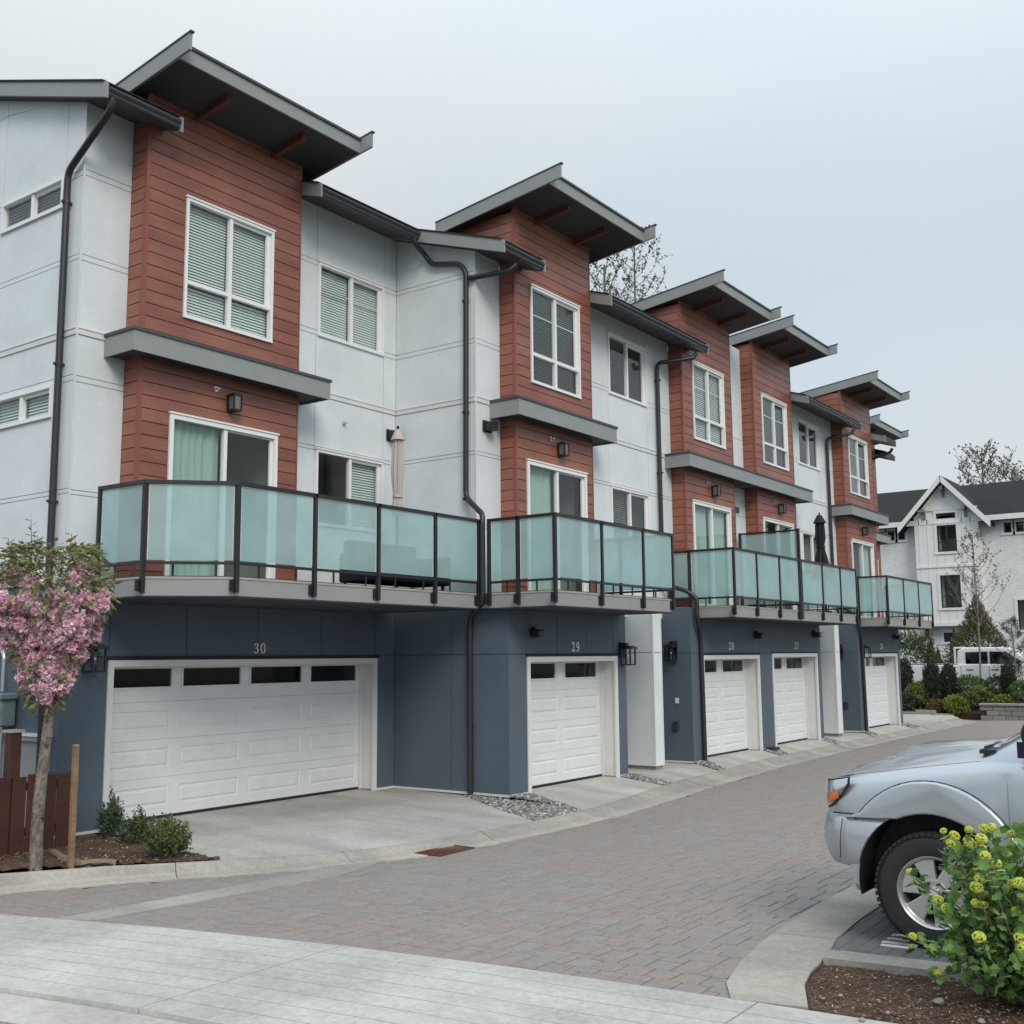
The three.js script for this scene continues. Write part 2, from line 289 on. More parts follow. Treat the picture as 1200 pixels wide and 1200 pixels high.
// wall of panels: backing mesh 'wall' with the panels as its pieces
function panelWall(P, Mx, a0, a1, b0, b1, holes, va, hb, mats, o = {}) {
  const t = o.t || 0.014, gap = o.gap || 0.005, clamp = o.clamp;
  const cl = g => { if (!clamp) return g; const p = g.attributes.position; for (let i = 0; i < p.count; i++) p.setY(i, Math.min(p.getY(i), clamp(p.getX(i)))); return toFlat(g); };
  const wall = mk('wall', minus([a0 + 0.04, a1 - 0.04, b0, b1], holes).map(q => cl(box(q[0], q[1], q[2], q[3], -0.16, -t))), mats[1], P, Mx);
  const up = (p, q) => p - q, A = [a0 + 0.003, ...va.filter(v => v > a0 && v < a1).sort(up), a1 - 0.003], B = [b0, ...hb.filter(v => v > b0 && v < b1).sort(up), b1];
  for (let i = 0; i < A.length - 1; i++) for (let j = 0; j < B.length - 1; j++) {
    const g0 = i ? gap : 0, g1 = i < A.length - 2 ? gap : 0, h0 = j ? gap : 0, h1 = j < B.length - 2 ? gap : 0;
    const rs = minus([A[i] + g0, A[i + 1] - g1, B[j] + h0, B[j + 1] - h1], holes);
    if (!rs.length) continue;
    if (clamp && Math.max(clamp(A[i]), clamp(A[i + 1])) < B[j]) continue;
    const g = merge(rs.map(q => cl(box(q[0], q[1], q[2], q[3], -t, 0.0005 * (R0() - 0.5)))));
    mk('panel', uvShift(g, R0() * 3, R0() * 3), mats[0], wall, Mx);
  }
  return wall;
}
// horizontal boards, each a piece
const BOARD = 0.18, BY0 = 3.16;
function boardWall(P, Mx, a0, a1, b0, b1, holes, name = 'bay_wall') {
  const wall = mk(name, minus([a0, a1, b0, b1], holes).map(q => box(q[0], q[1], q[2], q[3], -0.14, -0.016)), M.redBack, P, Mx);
  for (let k = Math.floor((b0 - BY0) / BOARD); BY0 + k * BOARD < b1; k++) {
    const y0 = Math.max(b0, BY0 + k * BOARD + 0.006), y1 = Math.min(b1, BY0 + (k + 1) * BOARD - 0.006);
    if (y1 - y0 < 0.02) continue;
    const cuts = holes.filter(h => h[2] < y1 && h[3] > y0), full = cuts.filter(h => h[2] <= y0 + 0.002 && h[3] >= y1 - 0.002);
    // a board lies whole, or is parted by an opening that takes its full height
    let segs = [[a0, a1]];
    for (const h of full) segs = segs.flatMap(s => h[1] <= s[0] || h[0] >= s[1] ? [s] : [[s[0], h[0]], [h[1], s[1]]].filter(q => q[1] - q[0] > 0.01));
    for (const s of segs) {
      const g = merge(minus([s[0] + 0.001, s[1] - 0.001, y0, y1], cuts).map(q => box(q[0], q[1], q[2], q[3], -0.016, 0)));
      mk('board', uvShift(g, R0() * 7, R0() * 7), M.red[Math.floor(R0() * 5)], wall, Mx);
    }
  }
  return wall;
}
function plane(a0, a1, b0, b1, c) { const g = new THREE.PlaneGeometry(a1 - a0, b1 - b0); g.translate((a0 + a1) / 2, (b0 + b1) / 2, c); return g; }
function roomBox(a0, a1, b0, b1, c0, c1) {
  return [box(a0, a1, b0, b1, c1 - 0.02, c1), box(a0 - 0.02, a0, b0, b1, c1, c0), box(a1, a1 + 0.02, b0, b1, c1, c0), box(a0, a1, b0 - 0.02, b0, c1, c0), box(a0, a1, b1, b1 + 0.02, c1, c0)];
}
// window: cols/rows of panes as cut positions (0..1), o.blind: [fromCol -> material], o.muntin: height of a thin bar in the top panes
function win(P, Mx, a0, a1, b0, b1, o = {}) {
  const f = o.f || 0.05, cols = [0, ...(o.cols || [0.5]), 1], rows = [0, ...(o.rows || []), 1], W = a1 - a0, H = b1 - b0, geo = [];
  geo.push(box(a0 - 0.015, a1 + 0.015, b1 - f + 0.02, b1 + 0.015, -0.06, 0.03), box(a0 - 0.015, a1 + 0.015, b0 - 0.02, b0 + f - 0.02, -0.06, 0.034), box(a0 - 0.015, a0 + f - 0.02, b0 + f - 0.02, b1 - f + 0.02, -0.06, 0.028), box(a1 - f + 0.02, a1 + 0.015, b0 + f - 0.02, b1 - f + 0.02, -0.06, 0.028));
  if (o.head) geo.push(box(a0 - 0.03, a1 + 0.03, b1 + 0.015, b1 + 0.04, -0.01, 0.045));
  for (const c of cols.slice(1, -1)) geo.push(box(a0 + c * W - 0.03, a0 + c * W + 0.03, b0 + f - 0.02, b1 - f + 0.02, -0.06, 0.008));
  for (const r of rows.slice(1, -1)) geo.push(box(a0 + f - 0.02, a1 - f + 0.02, b0 + r * H - 0.028, b0 + r * H + 0.028, -0.058, 0.006));
  const w = mk(o.name || 'window', [box(a0, a1, b0 + 0.002, b0 + 0.02, -0.155, -0.061)], M.vinyl, P, Mx);
  mk('frame', geo, o.frameMat || M.vinyl, w, Mx);
  for (let i = 0; i < cols.length - 1; i++) for (let j = 0; j < rows.length - 1; j++) {
    const x0 = a0 + cols[i] * W, x1 = a0 + cols[i + 1] * W, y0 = b0 + rows[j] * H, y1 = b0 + rows[j + 1] * H, c = i === 1 ? -0.048 : -0.03;
    mk('pane', plane(x0, x1, y0, y1, c), o.glass || M.glass, w, Mx);
    // sash of the sliding half
    if (i === 1 && j === rows.length - 2 && o.sash !== false) mk('sash', [box(x1 - 0.1, x1 - 0.03, y0 + 0.02, y1 - 0.03, -0.05, -0.015), box(x0 + 0.02, x1 - 0.03, y1 - 0.075, y1 - 0.03, -0.05, -0.016)], o.frameMat || M.vinyl, w, Mx);
    if (o.muntin && j === rows.length - 2) mk('muntin', box(x0 + 0.03, x1 - 0.03, y1 - o.muntin * H - 0.01, y1 - o.muntin * H + 0.01, c - 0.012, c - 0.003), o.frameMat || M.vinyl, w, Mx);
    const bm = o.blind && o.blind[i];
    if (bm) {
      const g = [], yb = Math.max(y0, b0 + (o.blindTo || 0) * H), tilt = o.tilt || 0.5;
      for (let y = yb + 0.02; y < y1 - 0.03; y += 0.043) { const s = new THREE.PlaneGeometry(x1 - x0 - 0.03, 0.046); s.rotateX(-tilt); s.translate((x0 + x1) / 2, y, -0.105); g.push(s); }
      if (g.length) mk('blind', g, bm, w, Mx);
    }
    if (o.curtain && o.curtain[i]) {
      const g = new THREE.PlaneGeometry(x1 - x0 - 0.02, y1 - y0, 40, 1), p = g.attributes.position; for (let q = 0; q < p.count; q++) p.setZ(q, 0.018 * Math.sin(p.getX(q) * 42 + 2 * Math.sin(p.getX(q) * 9)));
      g.translate((x0 + x1) / 2, (y0 + y1) / 2, -0.13); mk('curtain', toFlat(g), o.curtain[i], w, Mx);
    }
  }
  mk('room', roomBox(a0 - (o.margin || 0.2), a1 + (o.margin || 0.2), b0 - 0.05, b1 + 0.15, -0.17, -2.4), o.room || M.room, w, Mx);
  return w;
}
// raised panel of a sectional door: groove round a field
function raised(a0, a1, b0, b1, c) {
  const L = [[0, 0], [0.012, -0.011], [0.028, -0.011], [0.055, 0.001]], rows = L.map(([i, d]) => [[a0 + i, b0 + i, c + d], [a1 - i, b0 + i, c + d], [a1 - i, b1 - i, c + d], [a0 + i, b1 - i, c + d]]);
  const pos = [], q = (p, r, s, t) => pos.push(...p, ...r, ...s, ...p, ...s, ...t);
  for (let k = 0; k < 3; k++) for (let e = 0; e < 4; e++) q(rows[k][e], rows[k][(e + 1) % 4], rows[k + 1][(e + 1) % 4], rows[k + 1][e]);
  q(...rows[3]);
  const g = new THREE.BufferGeometry(); g.setAttribute('position', new THREE.Float32BufferAttribute(pos, 3)); g.computeVertexNormals(); return g;
}
function garage(P, Mx, a0, a1, b0, b1, cols) {
  const c = -0.30, D = mk('garage_door', [box(a0, a1, b0, b0 + 0.03, c - 0.05, c + 0.004)], M.plastic, P, Mx);
  mk('jamb', [box(a1 - 0.012, a1 + 0.0, b0, b1, c - 0.06, -0.02), box(a0, a0 + 0.012, b0, b1, c - 0.06, -0.02), box(a0 + 0.012, a1 - 0.012, b1 - 0.012, b1, c - 0.06, -0.02), box(a1 - 0.07, a1 - 0.012, b0, b1 - 0.012, c + 0.001, c + 0.03)], M.jamb, D, Mx);
  mk('door_trim', [box(a0 - 0.035, a0 + 0.05, b0 - 0.02, b1 - 0.05, -0.02, 0.022), box(a1 - 0.05, a1 + 0.035, b0 - 0.02, b1 - 0.05, -0.02, 0.022), box(a0 - 0.035, a1 + 0.035, b1 - 0.05, b1 + 0.035, -0.02, 0.024)], M.trimWhite, D, Mx);
  const H = (b1 - b0 - 0.05) / 4, W = (a1 - a0 - 0.1) / cols;
  for (let r = 0; r < 4; r++) {
    const y0 = b0 + 0.03 + r * H + 0.0015, y1 = b0 + 0.03 + (r + 1) * H - 0.0015, top = r === 3, holes = [];
    for (let k = 0; k < cols; k++) { const x = a0 + 0.05 + k * W, m = cols === 2 ? 0.15 : 0.1; holes.push(top ? [x + m, x + W - m, y0 + 0.2, y1 - 0.06] : [x + 0.09, x + W - 0.09, y0 + 0.13, y1 - 0.12]); }
    const s = mk('section', [...minus([a0 + 0.012, a1 - 0.012, y0, y1], holes).map(q => box(q[0], q[1], q[2], q[3], c - 0.04, c)), ...(top ? [] : holes.map(h => raised(h[0], h[1], h[2], h[3], c)))], M.door, D, Mx);
    if (top) for (const h of holes) {
      mk('window_frame', [box(h[0] - 0.03, h[1] + 0.03, h[3], h[3] + 0.03, c, c + 0.014), box(h[0] - 0.03, h[1] + 0.03, h[2] - 0.03, h[2], c, c + 0.014), box(h[0] - 0.03, h[0], h[2], h[3], c, c + 0.014), box(h[1], h[1] + 0.03, h[2], h[3], c, c + 0.014)], M.trimWhite, D, Mx);
      mk('window_pane', plane(h[0], h[1], h[2], h[3], c - 0.012), M.glassDark, D, Mx);
    }
  }
  mk('garage_interior', roomBox(a0 + 0.05, a1 - 0.05, b0 + 0.02, b1 + 0.25, c - 0.05, -4.2), M.roomDark, D, Mx);
  return D;
}
function lantern(P, Mx, a, b, c = 0, s = 1) {
  const m = [box(a - 0.075 * s, a + 0.075 * s, b - 0.06 * s, b + 0.21 * s, c, c + 0.03), box(a - 0.05, a + 0.05, b + 0.13 * s, b + 0.19 * s, c + 0.03, c + 0.13 * s), box(a - 0.11 * s, a + 0.11 * s, b + 0.085 * s, b + 0.12 * s, c + 0.03, c + 0.27 * s), box(a - 0.08 * s, a + 0.08 * s, b + 0.12 * s, b + 0.14 * s, c + 0.05, c + 0.23 * s)];
  for (const i of [-1, 1]) for (const j of [0.05, 0.23]) m.push(box(a + i * 0.085 * s - 0.012, a + i * 0.085 * s + 0.012, b - 0.17 * s, b + 0.085 * s, c + j * s - 0.012, c + j * s + 0.012));
  for (const i of [-1, 1]) m.push(box(a + i * 0.085 * s - 0.012, a + i * 0.085 * s + 0.012, b - 0.195 * s, b - 0.17 * s, c + 0.04 * s, c + 0.24 * s));
  for (const j of [0.05, 0.23]) m.push(box(a - 0.08 * s, a + 0.08 * s, b - 0.195 * s, b - 0.17 * s, c + j * s - 0.012, c + j * s + 0.012));
  const L = mk('wall_lantern', m, M.black, P, Mx); const g = new THREE.CylinderGeometry(0.03 * s, 0.03 * s, 0.2 * s, 12, 1, true); g.translate(a, b - 0.05 * s, c + 0.14 * s);
  mk('lantern_glass', g, M.glass, L, Mx); mk('bulb', (() => { const q = new THREE.SphereGeometry(0.022 * s, 8, 6); q.translate(a, b - 0.03 * s, c + 0.14 * s); return q; })(), M.blind, L, Mx); return L;
}
// box sconce above the balcony doors, two glowing-glass sides (unlit)
function sconce(P, Mx, a, b) {
  const L = mk('wall_sconce', [box(a - 0.075, a + 0.075, b - 0.11, b + 0.11, 0, 0.03), box(a - 0.07, a + 0.07, b + 0.1, b + 0.125, 0.03, 0.17), box(a - 0.07, a + 0.07, b - 0.125, b - 0.1, 0.03, 0.17), ...[-1, 1].map(i => box(a + i * 0.066 - 0.008, a + i * 0.066 + 0.008, b - 0.1, b + 0.1, 0.155, 0.172))], M.black, P, Mx);
  mk('sconce_glass', box(a - 0.052, a + 0.052, b - 0.1, b + 0.1, 0.035, 0.15), M.sconceGlass || (M.sconceGlass = std(lin(0.16, 0.15, 0.15), { roughness: 0.15 })), L, Mx); return L;
}
function flood(P, Mx, a, b) { mk('flood_light', [cylC(a, b, 0, 0.03, 0.055), rbox(a - 0.085, a + 0.085, b - 0.07, b + 0.05, 0.05, 0.2, 0.02), box(a - 0.11, a + 0.11, b + 0.05, b + 0.062, 0.03, 0.24), box(a - 0.03, a + 0.03, b + 0.055, b + 0.1, 0.0, 0.09)], M.black, P, Mx); }
function cylC(a, b, c0, c1, r, n = 12) { const g = new THREE.CylinderGeometry(r, r, c1 - c0, n); g.rotateX(Math.PI / 2); g.translate(a, b, (c0 + c1) / 2); return g; }
function sprinkler(P, Mx, a, b) { mk('sprinkler_head', [cylC(a, b, 0, 0.012, 0.04), cylC(a, b, 0.012, 0.07, 0.014), box(a - 0.03, a + 0.03, b - 0.006, b + 0.006, 0.07, 0.076)], M.metal, P, Mx); }
const font = await new FontLoader().loadAsync('fonts/droid/droid_serif_regular.typeface.json');
function number(P, Mx, txt, a, b, h) {
  [...txt].forEach((ch, i) => { const g = new TextGeometry(ch, { font, size: h, depth: 0.012, curveSegments: 5, bevelEnabled: false }); g.computeBoundingBox(); const w = g.boundingBox.max.x - g.boundingBox.min.x; g.translate(-g.boundingBox.min.x - w / 2, 0, 0); g.scale(0.9, 1, 1); g.translate(a + (i - 0.5) * h * 0.86, b, 0.004); mk('house_digit', toFlat(g), M.plate, P, Mx); });
}
// projecting bay clad in red boards
function bay(P, x0, x1, zw, zb, o = {}) {
  const zf = zb + 0.9, sof = z => 10.0 + 0.13 * (z - zf), top = sof(zb) + 0.02, zm = zb - 1.2;
  const w = o.win, d = o.door;
  boardWall(P, front(zb), x0 + 0.05, x1 - 0.018, 3.16, top, [[w[0], w[1], 6.9, 8.61], [d[0], d[1], 3.16, 5.48]]);
  const side = (Mx, s) => { const lo = [s > 0 ? zw : -zb + 0.03, s > 0 ? zb - 0.05 : -zw]; boardWall(P, Mx, lo[0], lo[1], 3.16, ROOFB(zb) + 0.1, []); boardWall(P, Mx, s > 0 ? zm : -zb + 0.03, s > 0 ? zb - 0.05 : -zm, ROOFB(zb) + 0.1, top - 0.06, []); };
  side(left(x0), 1); side(right(x1), -1);
  mk('corner_trim', [box(x0 - 0.006, x0 + 0.05, 3.16, top, zb - 0.05, zb + 0.006)], M.redTrim, P); mk('corner_trim', [box(x1 - 0.018, x1 + 0.008, 3.16, top, zb - 0.03, zb + 0.005)], M.redTrim, P);
  win(P, front(zb), w[0], w[1], 6.9, 8.61, { rows: [0.3], muntin: o.muntin, head: true, blind: o.blind, tilt: o.tilt, room: o.room });
  win(P, front(zb), d[0], d[1], 3.24, 5.48, { name: 'patio_door', head: true, f: 0.07, curtain: o.curtain, blind: o.doorBlind, muntin: 0 });
  sconce(P, front(zb), (w[0] + w[1]) / 2 + 0.07, 5.82); sprinkler(P, front(zb), (w[0] + w[1]) / 2 - 0.2, 5.98);
  // single-pitch roof rising towards the lane
  const rx0 = o.r0 ?? x0 - 0.22, rx1 = o.r1 ?? x1 + 0.38, zk = zb - 1.35;
  const prism = (xa, xb, za, zc, lo, hi) => { const g = box(xa, xb, 0, 1, za, zc), p = g.attributes.position; for (let i = 0; i < p.count; i++) { const z = p.getZ(i), y = p.getY(i) > 0.5 ? hi(z) : lo(z); p.setY(i, y); } return toFlat(g); };
  const rf = mk('bay_roof', prism(rx0 + 0.03, rx1 - 0.03, zk, zf - 0.03, z => sof(z) + 0.05, z => sof(z) + 0.2), M.shingle, P);
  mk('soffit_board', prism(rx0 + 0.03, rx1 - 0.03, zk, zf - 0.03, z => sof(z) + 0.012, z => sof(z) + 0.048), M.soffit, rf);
  mk('front_fascia', [prism(rx0 + 0.035, rx1 - 0.035, zf - 0.03, zf, z => sof(zf), z => sof(zf) + 0.2)], M.fascia, rf);
  mk('drip_edge', [prism(rx0 + 0.035, rx1 - 0.035, zf - 0.1, zf + 0.03, z => sof(zf) + 0.2, z => sof(zf) + 0.235)], M.drip, rf);
  for (const x of [rx0, rx1 - 0.04]) mk('rake_board', [prism(x, x + 0.04, zk - 0.2, zf + 0.24, z => sof(z), z => sof(z) + 0.23)], M.fascia, rf);
  for (const x of [rx0 - 0.012, rx1 - 0.052]) mk('rake_flashing', [prism(x, x + 0.064, zk - 0.2, zf + 0.27, z => sof(z) + 0.23, z => sof(z) + 0.25)], M.drip, rf);
  for (const x of [x0 + 0.28 * (x1 - x0), x0 + 0.785 * (x1 - x0)]) mk('outrigger', [prism(x - 0.035, x + 0.035, zb + 0.006, zf - 0.2, z => sof(z) - 0.085, z => sof(z) + 0.011)], M.beam, rf);
}
// flat canopy band round a bay
function canopy(P, x0, x1, zw, zc) {
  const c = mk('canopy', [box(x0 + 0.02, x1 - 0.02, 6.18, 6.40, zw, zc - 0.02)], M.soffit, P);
  mk('canopy_fascia', [box(x0, x1, 6.15, 6.42, zc - 0.02, zc), box(x0, x0 + 0.02, 6.15, 6.42, zw, zc - 0.02), box(x1 - 0.02, x1, 6.15, 6.42, zw, zc - 0.02)], M.fascia, c);
  mk('canopy_cap', [box(x0 - 0.02, x1 + 0.02, 6.42, 6.462, zw, zc + 0.02)], M.drip, c);
}
// main roof piece with eave; underside follows ROOFB
function eave(P, x0, x1, ze, zback, o = {}) {
  const prism = (xa, xb, za, zc, lo, hi) => { const g = box(xa, xb, 0, 1, za, zc), p = g.attributes.position; for (let i = 0; i < p.count; i++) p.setY(i, ROOFB(p.getZ(i)) + (p.getY(i) > 0.5 ? hi : lo)); return toFlat(g); };
  const r = mk('roof', prism(x0 + 0.04, x1, zback, ze, 0.04, 0.2), M.shingle, P);
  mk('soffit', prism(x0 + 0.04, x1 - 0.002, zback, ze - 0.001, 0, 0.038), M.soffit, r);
  mk('roof_edge', [prism(x0 - 0.02, x1 + 0.01, zback, ze + 0.05, 0.2, 0.222)], M.shingle, r);
  if (o.l) mk('rake_board', [prism(x0, x0 + 0.04, zback, ze + 0.1, -0.01, 0.2)], M.fascia, r);
  if (o.r) mk('rake_board', [prism(x1 - 0.001, x1 + 0.04, o.rz ?? zback, ze + 0.1, -0.01, 0.2)], M.fascia, r);
  // K-profile gutter
  const y = ROOFB(ze), s = new THREE.Shape([[0, 0.05], [0.07, 0.05], [0.085, 0.075], [0.085, 0.095], [0.115, 0.14], [0.115, 0.17], [0.1, 0.17], [0.1, 0.145], [0.0, 0.145]].map(q => new THREE.Vector2(...q)));
  const ga = x0 + (o.l ? 0.045 : 0), g = new THREE.ExtrudeGeometry(s, { depth: x1 - ga - 0.002, bevelEnabled: false }); g.rotateY(Math.PI / 2); g.scale(1, 1, -1);
  const p = g.attributes.position; for (let i = 0; i < p.count; i++) p.setXYZ(i, p.getX(i) + ga, p.getY(i) + y - 0.05, p.getZ(i) + ze);
  g.index ? 0 : 0; const gg = g.toNonIndexed ? (g.index ? g.toNonIndexed() : g) : g; flip(gg); mk('gutter', toFlat(gg), M.gutter, r);
}
function flip(g) { const p = g.attributes.position.array; for (let i = 0; i < p.length; i += 9) for (let k = 0; k < 3; k++) { const t = p[i + 3 + k]; p[i + 3 + k] = p[i + 6 + k]; p[i + 6 + k] = t; } return g; }
// balcony: deck, posts, rails and frosted panes
function balcony(P, deckPoly, posts, o = {}) {
  const B = mk('balcony', [slab(deckPoly, 3.15, 2.95)], M.deckFascia, P);
  mk('deck_floor', [slab(deckPoly.map(p => [p[0], p[1]]), 3.19, 3.152)], M.joint, B);
  mk('shaded_deck_soffit', [slab(deckPoly, 2.949, 2.93)], M.blueBack, B);  // near-black sheet: the shade under the deck is put into its colour
  const fl = []; for (let i = 0; i < deckPoly.length - 1; i++) { const a = deckPoly[i], b = deckPoly[i + 1]; fl.push(rail([a[0], 3.166, a[1]], [b[0], 3.166, b[1]], 0.018, 0.028)); }
  mk('edge_flashing', fl, M.flashing, B);
  posts.forEach((p, i) => { const t = p[2] || 0; mk('post', [rbox(p[0] - 0.027, p[0] + 0.027, 2.985, 4.31 + t, p[1] - 0.025, p[1] + 0.027, 0.004), box(p[0] - 0.075, p[0] + 0.027, 3.0, 3.14, p[1] - 0.04, p[1] - 0.006), cylC(p[0] - 0.055, 3.03, p[1] - 0.008, p[1] + 0.004, 0.008, 6), cylC(p[0] - 0.055, 3.11, p[1] - 0.008, p[1] + 0.004, 0.008, 6)], M.black, B); });
  for (let i = 0; i < posts.length - 1; i++) {
    const p = posts[i], q = posts[i + 1], L = Math.hypot(q[0] - p[0], q[1] - p[1]); if (L < 0.3) { continue; }
    const ux = (q[0] - p[0]) / L, uz = (q[1] - p[1]) / L, e = 0.028, at = (s, y) => [p[0] + ux * s, y, p[1] + uz * s];
    mk('handrail', rail(at(-0.02, 4.33), at(L + 0.02, 4.33), 0.06, 0.045), M.black, B);
    mk('bottom_rail', rail(at(e, 3.345), at(L - e, 3.345), 0.035, 0.035), M.black, B);
    if (o.pickets !== false) { for (let k = 0.35; k < L - 0.2; k += 0.62) mk('rail_foot', bar(at(k, 3.19), at(k, 3.33), 0.02), M.black, B); }
    const g = new THREE.PlaneGeometry(L - 2 * e - 0.05, 0.915); const w = mk('glass_pane', (() => { g.rotateY(-Math.atan2(uz, ux)); g.translate((p[0] + q[0]) / 2, 3.835, (p[1] + q[1]) / 2); return g; })(), M.frost, B);
    mk('pane_edge', [rail(at(e + 0.024, 4.296), at(L - e - 0.024, 4.296), 0.012, 0.01), bar(at(e + 0.022, 3.38), at(e + 0.022, 4.292), 0.008), bar(at(L - e - 0.022, 3.38), at(L - e - 0.022, 4.292), 0.008)], M.trimWhite, B);
  }
  return B;
}
function shrink(P, d) { const c = P.reduce((a, p) => [a[0] + p[0] / P.length, a[1] + p[1] / P.length], [0, 0]); return P.map(p => [p[0] + Math.sign(c[0] - p[0]) * d, p[1] + Math.sign(c[1] - p[1]) * d]); }
function pipe(P, pts) { const d = mk('downpipe', tube(pts, 0.046, 10), M.pipe, P); return d; }
function clip(P, x, y, z, ax) { mk('pipe_clip', [cyl(x, y - 0.02, y + 0.02, z, 0.056, 0.056, 12), box(x - (ax ? 0.02 : 0.075), x + (ax ? 0.02 : 0.075), y - 0.015, y + 0.015, z - (ax ? 0.075 : 0.02), z + (ax ? 0.075 : 0.02))], M.pipe, P); }
const seams = [8.55, 8.63, 7.38, 7.46, 5.49, 5.55, 4.28, 4.34];
function band(P, Mx, a0, a1, y = 6.38) { mk('band_trim', [box(a0, a1, y, y + 0.075, -0.004, 0.016), box(a0, a1, y + 0.075, y + 0.09, -0.004, 0.026)], M.trimWhite, P, Mx); }
function baseStrip(P, Mx, a0, a1, y = 0.06) { mk('base_flashing', [box(a0, a1, y - 0.022, y + 0.012, -0.02, 0.014)], M.trimWhite, P, Mx); mk('foundation', [box(a0, a1, -0.3, y - 0.022, -0.16, -0.01)], M.foundation, P, Mx); }
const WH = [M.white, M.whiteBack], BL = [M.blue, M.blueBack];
/* ---------- the five townhouses ---------- */
const GROUP = 'townhouses in the row along the lane';
{ // ----- number 30, at the street end -----
  const P = thing('townhouse', 'end townhouse with wide double garage door numbered 30 and long corner balcony', 'townhouse', [0, 0, 0], GROUP);
  // ground floor
  panelWall(P, front(0), 0, 6.12, 0.06, 3.16, [[0.68, 5.65, 0.06, 2.15]], [0.66, 1.86, 3.13, 4.42, 5.65], [2.23], BL);
  panelWall(P, left(0), -10.6, 0, 0.06, 3.16, [], [-0.9, -2.1, -3.3], [2.23], BL);
  garage(P, front(0), 0.68, 5.65, 0.06, 2.15, 4);
  baseStrip(P, front(0), 0, 0.64); baseStrip(P, front(0), 5.69, 6.1); baseStrip(P, left(0), -10.6, -0.02);
  mk('header_trim', [box(0.62, 5.72, 2.19, 2.225, 0.001, 0.03)], M.jointDark, P);
  mk('wall_ledge', [box(-0.07, -0.001, 1.19, 1.25, -6, -0.12), box(-0.02, -0.001, 0.07, 1.19, -6, -0.14)], M.fascia, P); mk('ledge_cap', [box(-0.09, -0.002, 1.25, 1.285, -6, -0.11)], M.trimWhite, P);
  lantern(P, front(0), 0.36, 2.24, 0, 1.05); number(P, front(0), '30', 3.16, 2.27, 0.15);
  // upper walls
  panelWall(P, front(0), 0, 0.72, 3.16, 9.6, [], [], [8.55, 8.63, 7.38, 7.46, 6.38, 5.75, 5.83, 4.28, 4.34], WH);
  panelWall(P, front(0), 3.52, 6.12, 3.16, 9.6, [[4.24, 5.77, 7.39, 8.6], [4.24, 5.78, 4.3, 5.49]], [4.2, 5.8], seams.concat(6.38), WH);
  panelWall(P, left(0), -10.6, 0, 3.16, 13, [[-1.98, -0.46, 8.22, 8.63], [-2.0, -0.5, 5.36, 5.77]], [-0.43, -2.0, -3.3, -4.9, -6.5], [10.0, 8.55, 8.63, 7.4, 7.47, 6.4, 5.77, 5.85, 4.3, 4.36, 3.4], WH, { clamp: z => ROOFB(z) + 0.02 });
  mk('corner_bead', [box(-0.008, 0.012, 3.16, 9.5, -0.012, 0.008)], M.trimWhite, P);
  band(P, front(0), 0.01, 0.72); band(P, front(0), 3.52, 6.1); band(P, left(0), -10.6, -0.005);
  const side = { cols: [0.5], f: 0.05 };
  win(P, left(0), -1.98, -0.46, 8.22, 8.63, { ...side, blind: [M.blind, M.blind], tilt: 1.1 });
  win(P, left(0), -2.0, -0.5, 5.36, 5.77, { ...side, blind: [M.blindDark, M.blindDark] });
  win(P, front(0), 4.24, 5.77, 7.39, 8.6, { muntin: 0.34, head: true, blind: [M.blindDark, M.blindDark], tilt: 0.35 });
  win(P, front(0), 4.24, 5.78, 4.3, 5.49, { head: true, blind: [null, M.blindDark], tilt: 0.6, room: M.room });
  bay(P, 0.72, 3.52, 0, 0.34, { win: [1.38, 2.95], door: [1.22, 3.1], muntin: 0, blind: [M.blind, M.blind], tilt: 0.5, curtain: [M.curtain, null], r0: 0.49, r1: 3.93 });
  canopy(P, 0.4, 3.9, 0, 0.65);
  eave(P, -0.22, 0.93, 0.66, -11, { l: true, r: true, rz: 0.36 }); eave(P, 3.53, 5.92, 0.66, -11, { l: true });
  eave(P, 0.93, 3.53, -0.4, -11, {});
  mk('back_wall', [box(0, 6.12, 0, 13.1, -10.9, -10.7)], M.white, P);
  balcony(P, [[0.2, 0.005], [0.2, 1.3], [1.0, 2.03], [5.84, 2.03], [5.84, 0.005]], [[0.17, 0.42], [0.19, 1.31], [0.99, 2.06], [2.28, 2.06], [3.5, 2.06], [4.74, 2.06], [5.8, 2.06]]);
  mk('vent_hood', [box(5.88, 6.08, 5.9, 6.1, 0, 0.03), box(5.9, 6.06, 5.92, 6.07, 0.03, 0.16)], M.black, P); sprinkler(P, front(0), 4.85, 6.02);
  pipe(P, [[-0.1, 9.34, 0.73], [-0.1, 9.2, 0.71], [-0.085, 8.62, -0.24], [-0.075, 8.3, -0.26], [-0.07, 3.0, -0.26], [-0.07, 0.1, -0.26]]);
  for (const y of [8.2, 6.0, 4.2, 1.8]) clip(P, -0.07, y, -0.26, false);
}
